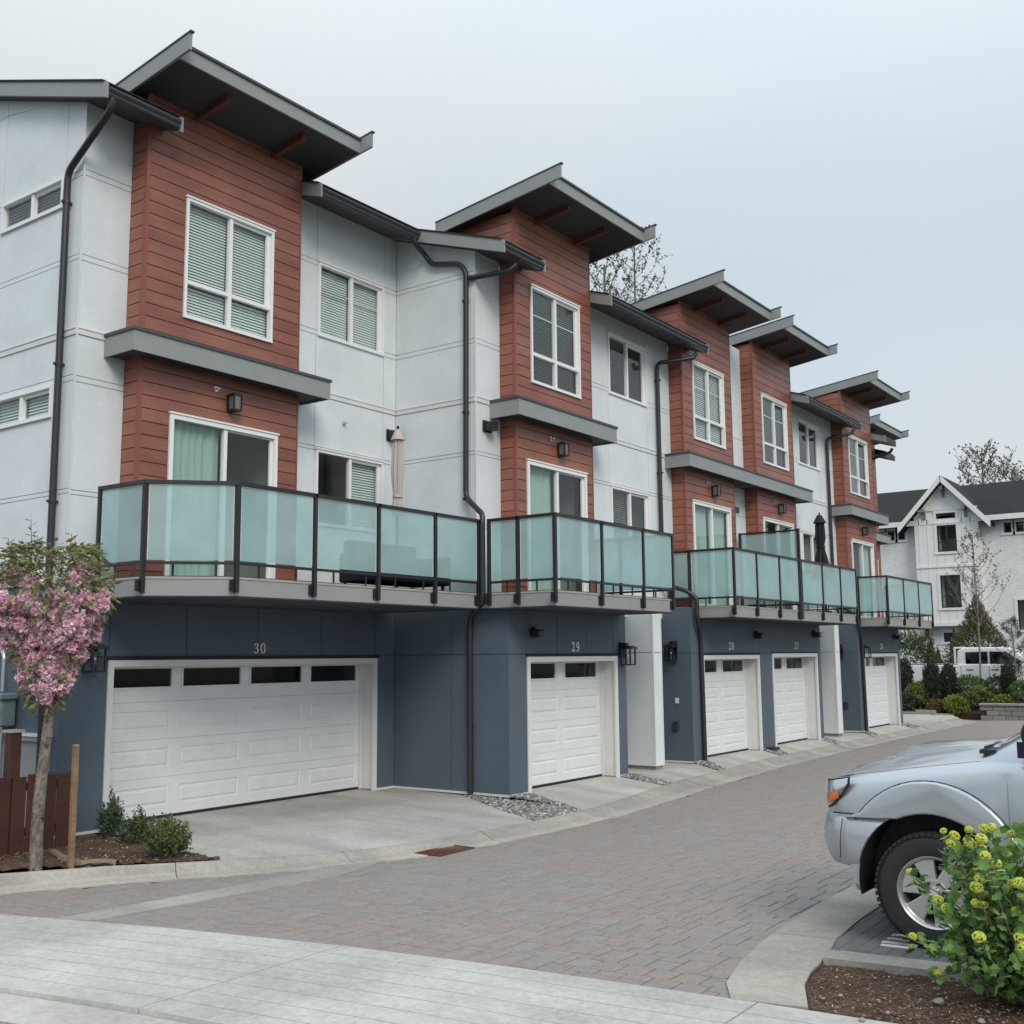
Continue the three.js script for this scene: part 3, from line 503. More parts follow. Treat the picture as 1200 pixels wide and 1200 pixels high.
{ // ----- number 29, set forward -----
  const P = thing('townhouse', 'townhouse with single garage door numbered 29 beside the gravel corner', 'townhouse', [6.12, 0, 2.4], GROUP);
  panelWall(P, left(6.12), 0, 2.4, 0.06, 3.16, [], [1.24], [2.23], BL); panelWall(P, front(2.4), 6.12, 9.77, 0.06, 3.16, [[6.64, 9.4, 0.06, 2.15]], [6.6, 7.51, 8.42, 9.32], [2.23], BL);
  panelWall(P, right(9.77), -2.4, -0.9, 0.06, 3.16, [], [], [2.23], BL);
  panelWall(P, front(0.9), 9.77, 12.4, 0.06, 3.16, [], [], [2.23], BL);
  baseStrip(P, left(6.12), 0, 2.39); baseStrip(P, front(2.4), 6.13, 6.6); baseStrip(P, front(2.4), 9.44, 9.76);
  mk('header_trim', [box(6.58, 9.47, 2.19, 2.225, 2.401, 2.43)], M.jointDark, P);
  garage(P, front(2.4), 6.64, 9.4, 0.06, 2.15, 2);
  lantern(P, front(2.4), 9.6, 2.22, 0, 1.05); flood(P, front(2.4), 6.76, 2.56); number(P, front(2.4), '29', 8.05, 2.27, 0.16);
  // white fin wall beside the entry
  const fin = mk('fin_wall', [box(10.93, 11.24, 0.1, 3.15, 0.9, 2.33)], M.whiteBack, P);
  for (const [b0, b1] of [[0.1, 2.24], [2.255, 3.15]]) { mk('panel', [box(10.915, 10.929, b0, b1, 0.9, 2.3)], M.white, fin); mk('panel', [box(10.95, 11.22, b0, b1, 2.331, 2.345)], M.white, fin); }
  mk('corner_bead', [box(10.91, 10.948, 0.1, 3.15, 2.302, 2.352), box(11.222, 11.255, 0.1, 3.15, 2.302, 2.352)], M.trimWhite, fin); mk('foundation', [box(10.94, 11.23, -0.2, 0.1, 0.9, 2.32)], M.foundation, fin);
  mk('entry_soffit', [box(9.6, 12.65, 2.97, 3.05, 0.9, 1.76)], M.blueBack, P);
  // upper
  panelWall(P, left(6.12), 0.001, 1.77, 3.16, 9.6, [], [], [8.55, 8.63, 7.38, 7.46, 6.38, 5.49, 5.55, 4.28, 4.34], WH, { clamp: z => ROOFB(z) + 0.02 });
  panelWall(P, front(1.77), 6.12, 6.8, 3.16, 9.05, [], [], [7.38, 7.46, 6.38, 5.49, 5.55, 4.28, 4.34], WH);
  panelWall(P, front(1.77), 9.25, 12.99, 2.95, 9.05, [[10.42, 11.93, 7.37, 8.57], [10.42, 11.93, 4.3, 5.48]], [10.38, 11.97], [7.38, 7.46, 6.38, 5.49, 5.55, 4.28, 4.34], WH);
  mk('corner_bead', [box(6.112, 6.132, 3.16, 8.9, 1.758, 1.778)], M.trimWhite, P);
  band(P, left(6.12), 0.02, 1.765); band(P, front(1.77), 6.13, 6.8); band(P, front(1.77), 9.25, 12.99);
  win(P, front(1.77), 10.42, 11.93, 7.37, 8.57, { head: true, blind: [M.blindDark, null], tilt: 1.2 });
  win(P, front(1.77), 10.42, 11.93, 4.3, 5.48, { head: true, blind: [M.blindDark, null], tilt: 1.2 });
  bay(P, 6.8, 9.25, 1.77, 2.09, { win: [7.28, 8.83], door: [7.12, 8.98], muntin: 0.28, blind: [M.blind, M.blindDark], tilt: 1.25, curtain: [M.curtain, null], r0: 6.55, r1: 9.82 });
  canopy(P, 6.5, 9.66, 1.77, 2.38);
  eave(P, 5.88, 7.05, 2.45, -11, { l: true, r: true, rz: 2.12 }); eave(P, 9.27, 13.38, 2.45, -11, { l: true, r: true, rz: 2.12 }); eave(P, 7.05, 9.27, 0.3, -11, {});
  mk('back_wall', [box(6.13, 13, 0, 13.1, -10.9, -10.7)], M.white, P);
  balcony(P, [[5.9, 1.775], [5.9, 3.44], [9.62, 3.44], [9.62, 1.775]], [[5.87, 2.22], [5.87, 2.78], [5.87, 3.47], [7.22, 3.47], [8.58, 3.47], [9.65, 3.47], [9.65, 2.4], [9.65, 1.85]]);
  mk('vent_hood', [box(6.3, 6.52, 5.9, 6.09, 1.77, 1.80), box(6.33, 6.5, 5.92, 6.06, 1.80, 1.95)], M.black, P);
  // downpipe from the eave of 30 along the side wall, a branch from this eave, then round the balcony edge
  const u = (px, py, X = 6.06) => { const p = atX(px, py, X); return [X, p.y, p.z]; };
  pipe(P, [[5.72, 9.32, 0.73], [5.78, 9.22, 0.75], u(499, 300), u(506, 310), u(538, 309), u(546, 318), u(546, 380), u(546, 583), [5.86, 4.44, 2.1], [5.83, 4.3, 2.12], [5.83, 3.05, 2.12], [6.06, 2.82, 1.69], [6.06, 2.6, 1.68], [6.06, 0.06, 1.68]]);
  pipe(P, [[6.3, 8.62, 2.5], [6.22, 8.5, 2.4], u(550, 326)]);
  for (const y of [8.1, 6.2, 4.75, 2.5, 1.1]) { const z = y > 3 ? u(546, 450)[2] : 1.68; clip(P, 6.06, y, z, false); }
}
{ // ----- number 28 -----
  const P = thing('townhouse', 'narrow townhouse with single garage door numbered 28 beside the dark return wall', 'townhouse', [12.4, 0, 2.4], GROUP);
  panelWall(P, left(12.4), 0.9, 2.4, 0.06, 3.16, [], [], [2.23], BL);
  panelWall(P, front(2.4), 12.4, 16.17, 0.06, 3.16, [[12.92, 15.77, 0.06, 2.15]], [12.86, 13.68, 14.6, 15.5, 15.8], [2.23], BL);
  baseStrip(P, left(12.4), 0.9, 2.39); baseStrip(P, front(2.4), 12.41, 12.87); baseStrip(P, front(2.4), 15.82, 16.16);
  mk('header_trim', [box(12.87, 15.83, 2.19, 2.225, 2.401, 2.43)], M.jointDark, P);
  garage(P, front(2.4), 12.92, 15.77, 0.06, 2.15, 2);
  lantern(P, left(12.4), 2.02, 2.27, 0, 1.0); flood(P, front(2.4), 15.62, 2.62); number(P, front(2.4), '28', 14.32, 2.3, 0.17);
  mk('outlet_box', [box(12.385, 12.4, 1.22, 1.33, 2.02, 2.1)], M.trimWhite, P); mk('outlet_cover', [rbox(12.34, 12.4, 0.68, 0.86, 1.98, 2.1, 0.01)], M.gutter, P);
  bay(P, 12.99, 15.5, 1.77, 2.09, { win: [13.49, 15.05], door: [13.32, 15.2], muntin: 0.3, blind: [M.blind, M.blind], tilt: 0.6, curtain: [M.curtain, M.curtain], r0: 12.8, r1: 15.93 });
  panelWall(P, front(1.77), 15.5, 16.17, 3.16, 9.7, [], [], [7.4, 5.5], WH);
  canopy(P, 12.7, 16.17, 1.77, 2.37);
  eave(P, 13.38, 16.17, 0.3, -11, {}); mk('back_wall', [box(13, 16.17, 0, 13.1, -10.9, -10.7)], M.white, P);
  const b = balcony(P, [[12.64, 1.775], [12.64, 3.28], [16.16, 3.28], [16.16, 1.775]], [[12.61, 1.85], [12.61, 2.32], [12.61, 3.31], [13.74, 3.31], [14.97, 3.31], [16.1, 3.31]]);
  // tall frosted screen between the two balconies
  mk('screen_post', [box(16.13, 16.19, 3.0, 5.05, 3.29, 3.35), box(16.13, 16.19, 3.19, 5.05, 1.86, 1.92)], M.black, b); mk('screen_rail', [box(16.135, 16.185, 5.0, 5.04, 1.92, 3.29)], M.black, b); mk('screen_rail', [box(16.14, 16.18, 3.3, 3.34, 1.92, 3.29)], M.black, b);
  mk('screen_pane', (() => { const g = new THREE.PlaneGeometry(1.33, 1.63); g.rotateY(Math.PI / 2); g.translate(16.16, 4.17, 2.605); return g; })(), M.frost, b);
  pipe(P, [[12.9, 8.62, 2.5], [12.86, 8.5, 2.45], [12.36, 8.38, 1.85], [12.34, 8.2, 1.84], [12.34, 3.66, 1.84], [12.42, 3.5, 2.34], [12.5, 3.35, 2.52], [12.5, 2.9, 2.52], [12.72, 2.62, 2.47], [12.76, 2.4, 2.46], [12.78, 0.05, 2.46]]);
  for (const y of [8.0, 6.0, 4.4]) clip(P, 12.34, y, 1.84, true);
  mk('flood_light', [box(15.63, 15.75, 5.55, 5.7, 1.785, 1.83), box(15.62, 15.82, 5.48, 5.62, 1.83, 2.05)], M.black, P);
}
{ // ----- number 27 -----
  const P = thing('townhouse', 'townhouse with single garage door numbered 27 sharing the balcony screen with its neighbour', 'townhouse', [16.17, 0, 2.4], GROUP);
  panelWall(P, front(2.4), 16.17, 19.75, 0.06, 3.16, [[16.58, 19.42, 0.06, 2.18]], [16.54, 17.5, 18.42, 19.46], [2.23], BL);
  panelWall(P, right(19.75), -2.4, -0.9, 0.06, 3.16, [], [], [2.23], BL); panelWall(P, front(0.9), 19.75, 22.65, 0.06, 3.16, [], [], [2.23], BL);
  baseStrip(P, front(2.4), 16.18, 16.53); baseStrip(P, front(2.4), 19.47, 19.74);
  mk('header_trim', [box(16.53, 19.48, 2.22, 2.25, 2.401, 2.43)], M.jointDark, P);
  garage(P, front(2.4), 16.58, 19.42, 0.06, 2.18, 2);
  flood(P, front(2.4), 19.25, 2.68); number(P, front(2.4), '27', 18.1, 2.32, 0.17);
  const fin = mk('fin_wall', [box(20.98, 21.3, 0.1, 3.15, 0.9, 2.33)], M.whiteBack, P);
  for (const [b0, b1] of [[0.1, 2.24], [2.255, 3.15]]) { mk('panel', [box(20.965, 20.979, b0, b1, 0.9, 2.3)], M.white, fin); mk('panel', [box(21.0, 21.28, b0, b1, 2.331, 2.345)], M.white, fin); }
  mk('corner_bead', [box(20.96, 20.998, 0.1, 3.15, 2.302, 2.352), box(21.282, 21.315, 0.1, 3.15, 2.302, 2.352)], M.trimWhite, fin); mk('foundation', [box(20.99, 21.29, -0.2, 0.1, 0.9, 2.32)], M.foundation, fin);
  panelWall(P, front(1.77), 16.17, 16.8, 3.16, 9.7, [], [], [7.4, 5.5], WH);
  bay(P, 16.8, 19.27, 1.77, 2.09, { win: [17.28, 18.86], door: [17.1, 19.0], muntin: 0.28, blind: [M.blind, M.blindDark], tilt: 1.25, r0: 16.68, r1: 19.76 });
  canopy(P, 16.175, 19.78, 1.77, 2.37);
  panelWall(P, front(1.77), 19.27, 23.15, 2.95, 9.05, [[20.46, 22.05, 7.37, 8.58], [20.46, 22.05, 4.3, 5.48]], [20.42, 22.09], [7.38, 7.46, 6.38, 5.49, 5.55, 4.28, 4.34], WH);
  band(P, front(1.77), 19.27, 23.15);
  win(P, front(1.77), 20.46, 22.05, 7.37, 8.58, { head: true, blind: [null, M.blindDark], tilt: 1.2 }); win(P, front(1.77), 20.46, 22.05, 4.3, 5.48, { head: true, blind: [M.blindDark, M.blindDark], tilt: 1.2 });
  eave(P, 19.29, 23.55, 2.45, -11, { l: true, r: true, rz: 2.12 }); eave(P, 16.17, 19.29, 0.3, -11, {}); mk('back_wall', [box(16.17, 23.1, 0, 13.1, -10.9, -10.7)], M.white, P);
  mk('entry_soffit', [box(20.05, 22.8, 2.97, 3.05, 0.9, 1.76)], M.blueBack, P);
  balcony(P, [[16.18, 1.775], [16.18, 3.28], [20.0, 3.28], [20.0, 1.775]], [[16.26, 3.31], [17.6, 3.31], [18.85, 3.31], [20.03, 3.31], [20.03, 2.5], [20.03, 1.85]]);
  pipe(P, [[22.98, 8.62, 2.5], [22.94, 8.5, 2.45], [22.6, 8.38, 1.85], [22.56, 8.2, 1.84], [22.56, 3.6, 1.84], [22.6, 3.3, 2.4], [22.62, 2.9, 2.5], [22.8, 2.62, 2.47], [22.86, 2.4, 2.46], [22.9, 0.05, 2.46]]);
}
{ // ----- number 26 and the far end -----
  const P = thing('townhouse', 'townhouse with the garage numbered 26 at the far end by the shrub bed', 'townhouse', [22.65, 0, 2.4], GROUP);
  panelWall(P, left(22.65), 0.9, 2.4, 0.06, 3.16, [], [], [2.23], BL); panelWall(P, front(2.4), 22.65, 26.52, 0.06, 3.16, [[23.15, 26.17, 0.06, 2.16]], [23.1, 24.0, 24.9, 25.8, 26.22], [2.23], BL);
  panelWall(P, right(26.52), -2.4, 10.6, 0.06, 3.16, [], [], [2.23], BL);
  baseStrip(P, left(22.65), 0.9, 2.39); baseStrip(P, front(2.4), 22.66, 23.1); baseStrip(P, front(2.4), 26.22, 26.51);
  mk('header_trim', [box(23.1, 26.23, 2.2, 2.23, 2.401, 2.43)], M.jointDark, P);
  garage(P, front(2.4), 23.15, 26.17, 0.06, 2.16, 2);
  lantern(P, left(22.65), 1.9, 2.25, 0, 1.0); lantern(P, front(2.4), 22.98, 2.26, 0, 1.0); flood(P, front(2.4), 25.98, 2.68); number(P, front(2.4), '26', 24.75, 2.32, 0.17);
  mk('outlet_cover', [rbox(22.59, 22.65, 0.68, 0.86, 1.95, 2.07, 0.01)], M.gutter, P);
  bay(P, 23.15, 25.82, 1.77, 2.09, { win: [23.66, 25.33], door: [23.5, 25.45], muntin: 0.3, blind: [M.blindDark, null], tilt: 1.2, curtain: [null, M.curtain], r0: 23.1, r1: 26.24 });
  canopy(P, 22.84, 26.27, 1.77, 2.37);
  panelWall(P, front(1.77), 25.82, 26.5, 3.16, 9.05, [], [], [7.4, 5.5], WH); panelWall(P, right(26.5), -1.77, 10.6, 3.16, 9.05, [], [], [7.4, 6.38, 5.5], WH);
  eave(P, 25.84, 26.85, 2.45, -11, { l: true, r: true }); eave(P, 23.55, 25.84, 0.3, -11, {}); mk('back_wall', [box(23.1, 26.5, 0, 13.1, -10.9, -10.7)], M.white, P);
  balcony(P, [[22.82, 1.775], [22.82, 3.23], [27.2, 3.23], [27.2, 1.775]], [[22.79, 1.85], [22.79, 2.45], [22.79, 3.26], [24.3, 3.26], [25.8, 3.26], [27.23, 3.26], [27.23, 2.5], [27.23, 1.85]]);
  pipe(P, [[26.62, 8.62, 2.5], [26.6, 8.5, 2.45], [26.54, 8.3, 1.7], [26.54, 8.1, 1.5], [26.54, 3.3, 1.5]]);
}
{ // ----- the last house of the row, set back like number 30 -----
  const P = thing('townhouse', 'last townhouse of the row, set back beyond number 26', 'townhouse', [26.52, 0, 0], GROUP);
  panelWall(P, front(0), 26.52, 32.6, 0.06, 9.6, [], [27.5, 28.6, 29.0, 31.9], [3.16, 6.38, 7.4, 5.5, 8.6], WH); panelWall(P, right(32.6), 0, 10.6, 0.06, 9.6, [], [], [3.16, 6.38], WH);
  bay(P, 29.1, 31.85, 0, 0.34, { win: [29.7, 31.27], door: [29.6, 31.45], blind: [M.blind, M.blind] });
  canopy(P, 28.8, 32.25, 0, 0.63); eave(P, 31.87, 32.85, 0.66, -11, { r: true }); eave(P, 26.9, 29.3, 0.66, -11, { r: true, rz: 0.36 }); eave(P, 29.3, 31.87, -0.4, -11, {});
  mk('back_wall', [box(26.6, 32.6, 0, 13.1, -10.9, -10.7)], M.white, P);
}
/* ---------- ground, lane, pavements ---------- */
const laneY = z => -0.10 + 0.03 * (z - 4.4);
const lerpT = (T, v) => { if (v <= T[0][0]) return T[0][1] + (T[1][1] - T[0][1]) * (v - T[0][0]) / (T[1][0] - T[0][0]); for (let i = 0; i < T.length - 1; i++) if (v <= T[i + 1][0]) return T[i][1] + (T[i + 1][1] - T[i][1]) * (v - T[i][0]) / (T[i + 1][0] - T[i][0]); const n = T.length; return T[n - 1][1] + (T[n - 1][1] - T[n - 2][1]) * (v - T[n - 1][0]) / (T[n - 1][0] - T[n - 2][0]); };
struct('ground', (() => { const g = new THREE.PlaneGeometry(1600, 1600, 8, 8); g.rotateX(-Math.PI / 2); g.translate(0, -0.36, 0); return g; })(), M.ground);
// sidewalk front edge as x(z)
const WF = [[-3, -3.3], [0, -2.65], [2.54, -2.06], [4.49, -1.66], [6.25, -1.40], [7.8, -1.27], [9.46, -1.21], [12, -1.18], [16, -1.18]];
const walkX = z => lerpT(WF, z), SW = 1.82;
{
  // street asphalt, gutter strip and the pavement of scored slabs
  const zs = []; for (let z = -3; z <= 16.01; z += 0.5) zs.push(z);
  struct('street', slab([[-40, -30], [-3.2, -30], [-6.3, -3], ...zs.map(z => [walkX(z) - SW - 0.42, z]), [walkX(16) - SW - 0.42, 40], [-40, 40]], (x, z) => Math.min(laneY(Math.max(z, 2)), 0.2) - 0.05, -0.34), M.asphalt);
  const strip = (o0, o1, za, zb, y0, y1) => { const a = [], b = []; for (let z = za; z < zb - 0.01; z += 0.25) { a.push([walkX(z) + o0, z]); b.unshift([walkX(z) + o1, z]); } a.push([walkX(zb) + o0, zb]); b.unshift([walkX(zb) + o1, zb]); return slab([...b, ...a].map(p => p), (x, z) => laneY(z) + y0, (x, z) => laneY(z) - 0.2); };
  struct('street_gutter', [strip(-SW - 0.45, -SW - 0.004, -3, 16, -0.012)], M.concrete2);
  const walk = struct('sidewalk', [strip(-SW + 0.012, -0.012, -3, 16, 0.012)], M.joint);
  const zj = [-3, 0.0, 3.1, 6.28, 9.62, 12.9, 16];
  for (let k = 0; k < zj.length - 1; k++) {
    const g = [], n = 8, w = SW / n;
    for (let i = 0; i < n; i++) g.push(strip(-SW + i * w + (i ? 0.004 : 0), -SW + (i + 1) * w - (i < n - 1 ? 0.004 : 0), zj[k] + 0.006, zj[k + 1] - 0.006, 0.022));
    mk('slab', uvShift(merge(g), k * 1.7, k * 0.9), M.walk, walk);
  }
}
// kerb on the house side: lane edge and house edge as plan lines
const KO = [[-4.2, -0.5], [-2.6, 0.75], [-1.5, 1.5], [-0.65, 2.05], [0.18, 2.78], [0.94, 3.42], [1.7, 3.86], [2.4, 4.08], [3.4, 4.25], [5.0, 4.34], [6.4, 4.32], [8.2, 4.12], [10.2, 3.86], [14.5, 3.5], [19.1, 3.36], [26.8, 3.3], [31.5, 3.34], [34, 2.2]];
const KI = [[-4.0, -0.85], [-2.45, 0.42], [-1.37, 1.2], [-0.5, 1.78], [0.36, 2.5], [1.1, 3.05], [1.82, 3.42], [2.6, 3.62], [3.6, 3.76], [5.0, 3.84], [6.3, 3.80], [8.1, 3.55], [10.2, 3.25], [14.5, 2.95], [19.1, 2.85], [26.8, 2.82], [31.4, 2.8], [33.6, 1.8]];
{
  // rolled kerb: gutter pan, slope, crown
  const rows = KO.map((o, i) => { const n = KI[i], L = (f, y) => [o[0] + (n[0] - o[0]) * f, y, o[1] + (n[1] - o[1]) * f], b = Math.min(laneY(o[1]), -0.05); return [L(-0.06, -0.3), L(-0.06, b + 0.018), L(0.42, b + 0.02), L(0.62, b + 0.05), L(0.78, -0.035), L(0.95, -0.022), L(1.0, -0.03), L(1.0, -0.3)]; });
  const kerb = struct('kerb', gridSurf(rows.map(r => r.map(p => [p[0], p[1] - 0.02, p[2]]))), M.joint);
  // cast lengths with narrow joints
  const dens = []; for (let i = 0; i < rows.length - 1; i++) for (let k = 0; k < 6; k++) dens.push(rows[i].map((p, j) => p.map((v, c) => v + (rows[i + 1][j][c] - v) * k / 6))); dens.push(rows[rows.length - 1]);
  const cutAt = [0, 12, 22, 34, 48, 58, 66, 72, 78, 84, 90, 96, 102];
  for (let k = 0; k < cutAt.length - 1; k++) {
    const seg = dens.slice(cutAt[k], cutAt[k + 1] + 1), mix = (a, b, f) => a.map((p, j) => p.map((v, c) => v + (b[j][c] - v) * f));
    seg[0] = mix(seg[0], seg[1], 0.02); seg[seg.length - 1] = mix(seg[seg.length - 1], seg[seg.length - 2], 0.02);
    mk('kerb_length', uvShift(merge(gridSurf(seg)), k * 2.3, k), M.kerb, kerb);
  }
}
// concrete strip that carries the gutter line on across the pavers
struct('gutter_strip', slab([[-1.95, 3.22], [0.35, 3.55], [1.1, 3.5], [1.75, 3.86], [0.8, 4.06], [-1.78, 3.62]], (x, z) => laneY(z) + 0.024, -0.3), M.kerb);
// apron: concrete drives from the garages down to the kerb
const apY = (x, z) => { const i = lerpT(KI.filter(p => p[0] > 0.3), x), zf = x < 6.12 ? 0 : 2.4; const f = THREE.MathUtils.clamp((z - zf) / Math.max(0.3, i - zf), -0.5, 1); return 0.05 - 0.085 * Math.max(0, f) ; };
{
  const kz = x => lerpT(KI, x) + 0.01;
  const drive = struct('driveway', [slab([[0.6, -0.4], [6.1, -0.4], [6.1, 1.5], [4.75, kz(4.75)], [3.6, kz(3.6)], [2.6, kz(2.6)], [1.1, kz(1.1)], [0.36, kz(0.36)], [0.65, 1.1]], (x, z) => apY(x, z) - 0.012, -0.3)], M.joint);
  const sl = poly => mk('slab', uvShift(merge(slab(poly, (x, z) => apY(x, z), -0.28)), R0() * 4, R0() * 4), M.concrete, drive);
  sl([[0.66, -0.34], [3.35, -0.34], [3.35, 2.0], [0.66, 2.0], [0.66, 1.1]]); sl([[3.36, -0.34], [6.1, -0.34], [6.1, 1.45], [5.78, 1.99], [3.36, 1.99]]);
  sl([[0.58, 1.3], [0.655, 1.15], [0.655, 2.01], [3.35, 2.01], [3.35, kz(3.35)], [2.6, kz(2.6)], [1.82, kz(1.82)], [1.1, kz(1.1)], [0.38, kz(0.38)]]); sl([[3.36, 2.0], [5.77, 2.0], [4.74, kz(4.74)], [3.6, kz(3.6)], [3.36, kz(3.36)]]);
  const wedge = (xa, xb, x2, x3, mat = M.concrete2, name = 'driveway') => { const d = struct(name, [slab([[xa, 2.1], [xb, 2.1], [xb, 2.4], [x3, kz(x3)], [(x2 + x3) / 2, kz((x2 + x3) / 2)], [x2, kz(x2)], [xa, 2.4]], (x, z) => apY(x, z) - 0.002, -0.29)], mat); return d; };
  wedge(6.62, 9.44, 5.95, 9.3); wedge(12.9, 15.79, 12.35, 15.6); wedge(16.56, 19.44, 16.0, 19.3); wedge(23.13, 26.2, 22.7, 26.1);
  const path = (xa, xb) => struct('entry_path', [slab([[xa, 0.9], [xb, 0.9], [xb, 2.5], [xb - 0.3, kz(xb - 0.3)], [(xa + xb) / 2, kz((xa + xb) / 2)], [xa - 0.2, kz(xa - 0.2)], [xa, 2.5]], (x, z) => apY(x, z) - 0.012, -0.3)], M.concrete2);
  path(9.95, 12.36); path(19.9, 22.6); struct('driveway', [slab([[26.9, -0.2], [32.3, -0.2], [33.4, kz(33.2)], [31.4, kz(31.4)], [26.7, kz(26.7)]], 0.02, -0.3)], M.concrete);
  // fill under the strips between drives
  struct('gravel_bed', [slab([[4.7, kz(4.7)], [6.1, 1.4], [6.1, 0.5], [33, 0.5], [33, kz(33)], [26.8, kz(26.8)], [19.1, kz(19.1)], [14.5, kz(14.5)], [10.2, kz(10.2)], [8.1, kz(8.1)], [6.3, kz(6.3)]], -0.07, -0.31)], M.joint);
}
// loose stones in the gaps between the drives
function pebbles(poly, n, seed, label, yf) {
  const r = rng(seed), gs = [], base = [0, 1, 2, 3].map(k => { const g = new THREE.IcosahedronGeometry(1, 0), p = g.attributes.position, q = rng(90 + k), m = {}; for (let i = 0; i < p.count; i++) { const key = [p.getX(i), p.getY(i), p.getZ(i)].map(v => v.toFixed(3)).join(); const s = m[key] = m[key] || 0.72 + 0.5 * q(); p.setXYZ(i, p.getX(i) * s, p.getY(i) * s * 0.7, p.getZ(i) * s); } g.deleteAttribute('uv'); return toFlat(g); });
  const xs = poly.map(p => p[0]), zs = poly.map(p => p[1]); let made = 0, guard = 0;
  while (made < n && guard++ < n * 30) {
    const x = Math.min(...xs) + r() * (Math.max(...xs) - Math.min(...xs)), z = Math.min(...zs) + r() * (Math.max(...zs) - Math.min(...zs)); if (!inPoly(x, z, poly)) continue;
    const g = base[made % 4].clone(), s = 0.014 + 0.024 * r() * r(); g.rotateX(r() * 6); g.rotateY(r() * 6); g.scale(s * (0.8 + 0.7 * r()), s, s); g.translate(x, yf(x, z) + s * 0.35, z);
    const t = r(), c = t < 0.25 ? [0.42, 0.41, 0.39] : t < 0.55 ? [0.2, 0.205, 0.21] : t < 0.85 ? [0.11, 0.115, 0.12] : [0.26, 0.22, 0.18], k = 0.75 + 0.5 * r();
    const col = new Float32Array(g.attributes.position.count * 3); for (let i = 0; i < col.length; i++) col[i] = c[i % 3] * k; g.setAttribute('color', new THREE.BufferAttribute(col, 3)); gs.push(g); made++;
  }
  const m = mk('gravel', gs, M.rock); m.userData.kind = 'stuff'; tag(m, label, 'gravel'); return m;
}
const kzz = x => lerpT(KI, x), pebY = (x, z) => apY(x, z) - 0.004;
pebbles([[5.2, 2.95], [6.08, 1.5], [6.12, 2.42], [6.62, 2.42], [5.97, kzz(5.97)], [4.77, kzz(4.77)]], 3600, 501, 'grey river pebbles at the corner of the house numbered 29', pebY);
pebbles([[9.46, 2.42], [9.78, 2.42], [9.95, 2.3], [9.74, kzz(9.74)], [9.34, kzz(9.34)]], 700, 502, 'strip of pebbles beside the drive of number 29', pebY);
pebbles([[12.4, 2.42], [12.9, 2.42], [12.36, kzz(12.36)], [12.08, kzz(12.08)]], 700, 503, 'strip of pebbles in front of the dark wall of number 28', pebY);
pebbles([[15.8, 2.42], [16.55, 2.42], [16.0, kzz(16.0)], [15.62, kzz(15.62)]], 800, 504, 'strip of pebbles between the drives of 28 and 27', pebY);
pebbles([[19.46, 2.42], [19.9, 2.42], [19.7, kzz(19.7)], [19.32, kzz(19.32)]], 500, 505, 'strip of pebbles beside the drive of number 27', pebY);
pebbles([[22.66, 2.42], [23.12, 2.42], [22.7, kzz(22.7)], [22.3, kzz(22.3)]], 500, 506, 'strip of pebbles before the garage numbered 26', pebY);
pebbles([[26.22, 2.42], [26.9, 2.42], [26.7, kzz(26.7)], [26.12, kzz(26.12)]], 500, 507, 'strip of pebbles beyond the garage numbered 26', pebY);
tag(mk('rubber_block', [rbox(15.95, 16.3, 0.03, 0.1, 2.42, 2.62, 0.02)], M.plastic), 'black rubber block on the pebbles between garages 28 and 27', 'block');

// catch basin in the gutter
{
  const P = thing('drain_grate', 'rusty catch basin grate set in the kerb gutter', 'drain grate', [2.55, -0.1, 4.05]);
  const y = laneY(4.05) + 0.03;
  mk('grate_frame', [box(2.24, 2.9, y - 0.05, y, 3.86, 3.89), box(2.24, 2.9, y - 0.05, y, 4.21, 4.24), box(2.24, 2.27, y - 0.05, y, 3.89, 4.21), box(2.87, 2.9, y - 0.05, y, 3.89, 4.21), box(2.27, 2.87, y - 0.07, y - 0.045, 3.89, 4.21)], M.rust, P);
  for (let x = 2.29; x < 2.86; x += 0.055) mk('grate_bar', box(x, x + 0.028, y - 0.04, y - 0.004, 3.89, 4.21), M.rust, P);
}
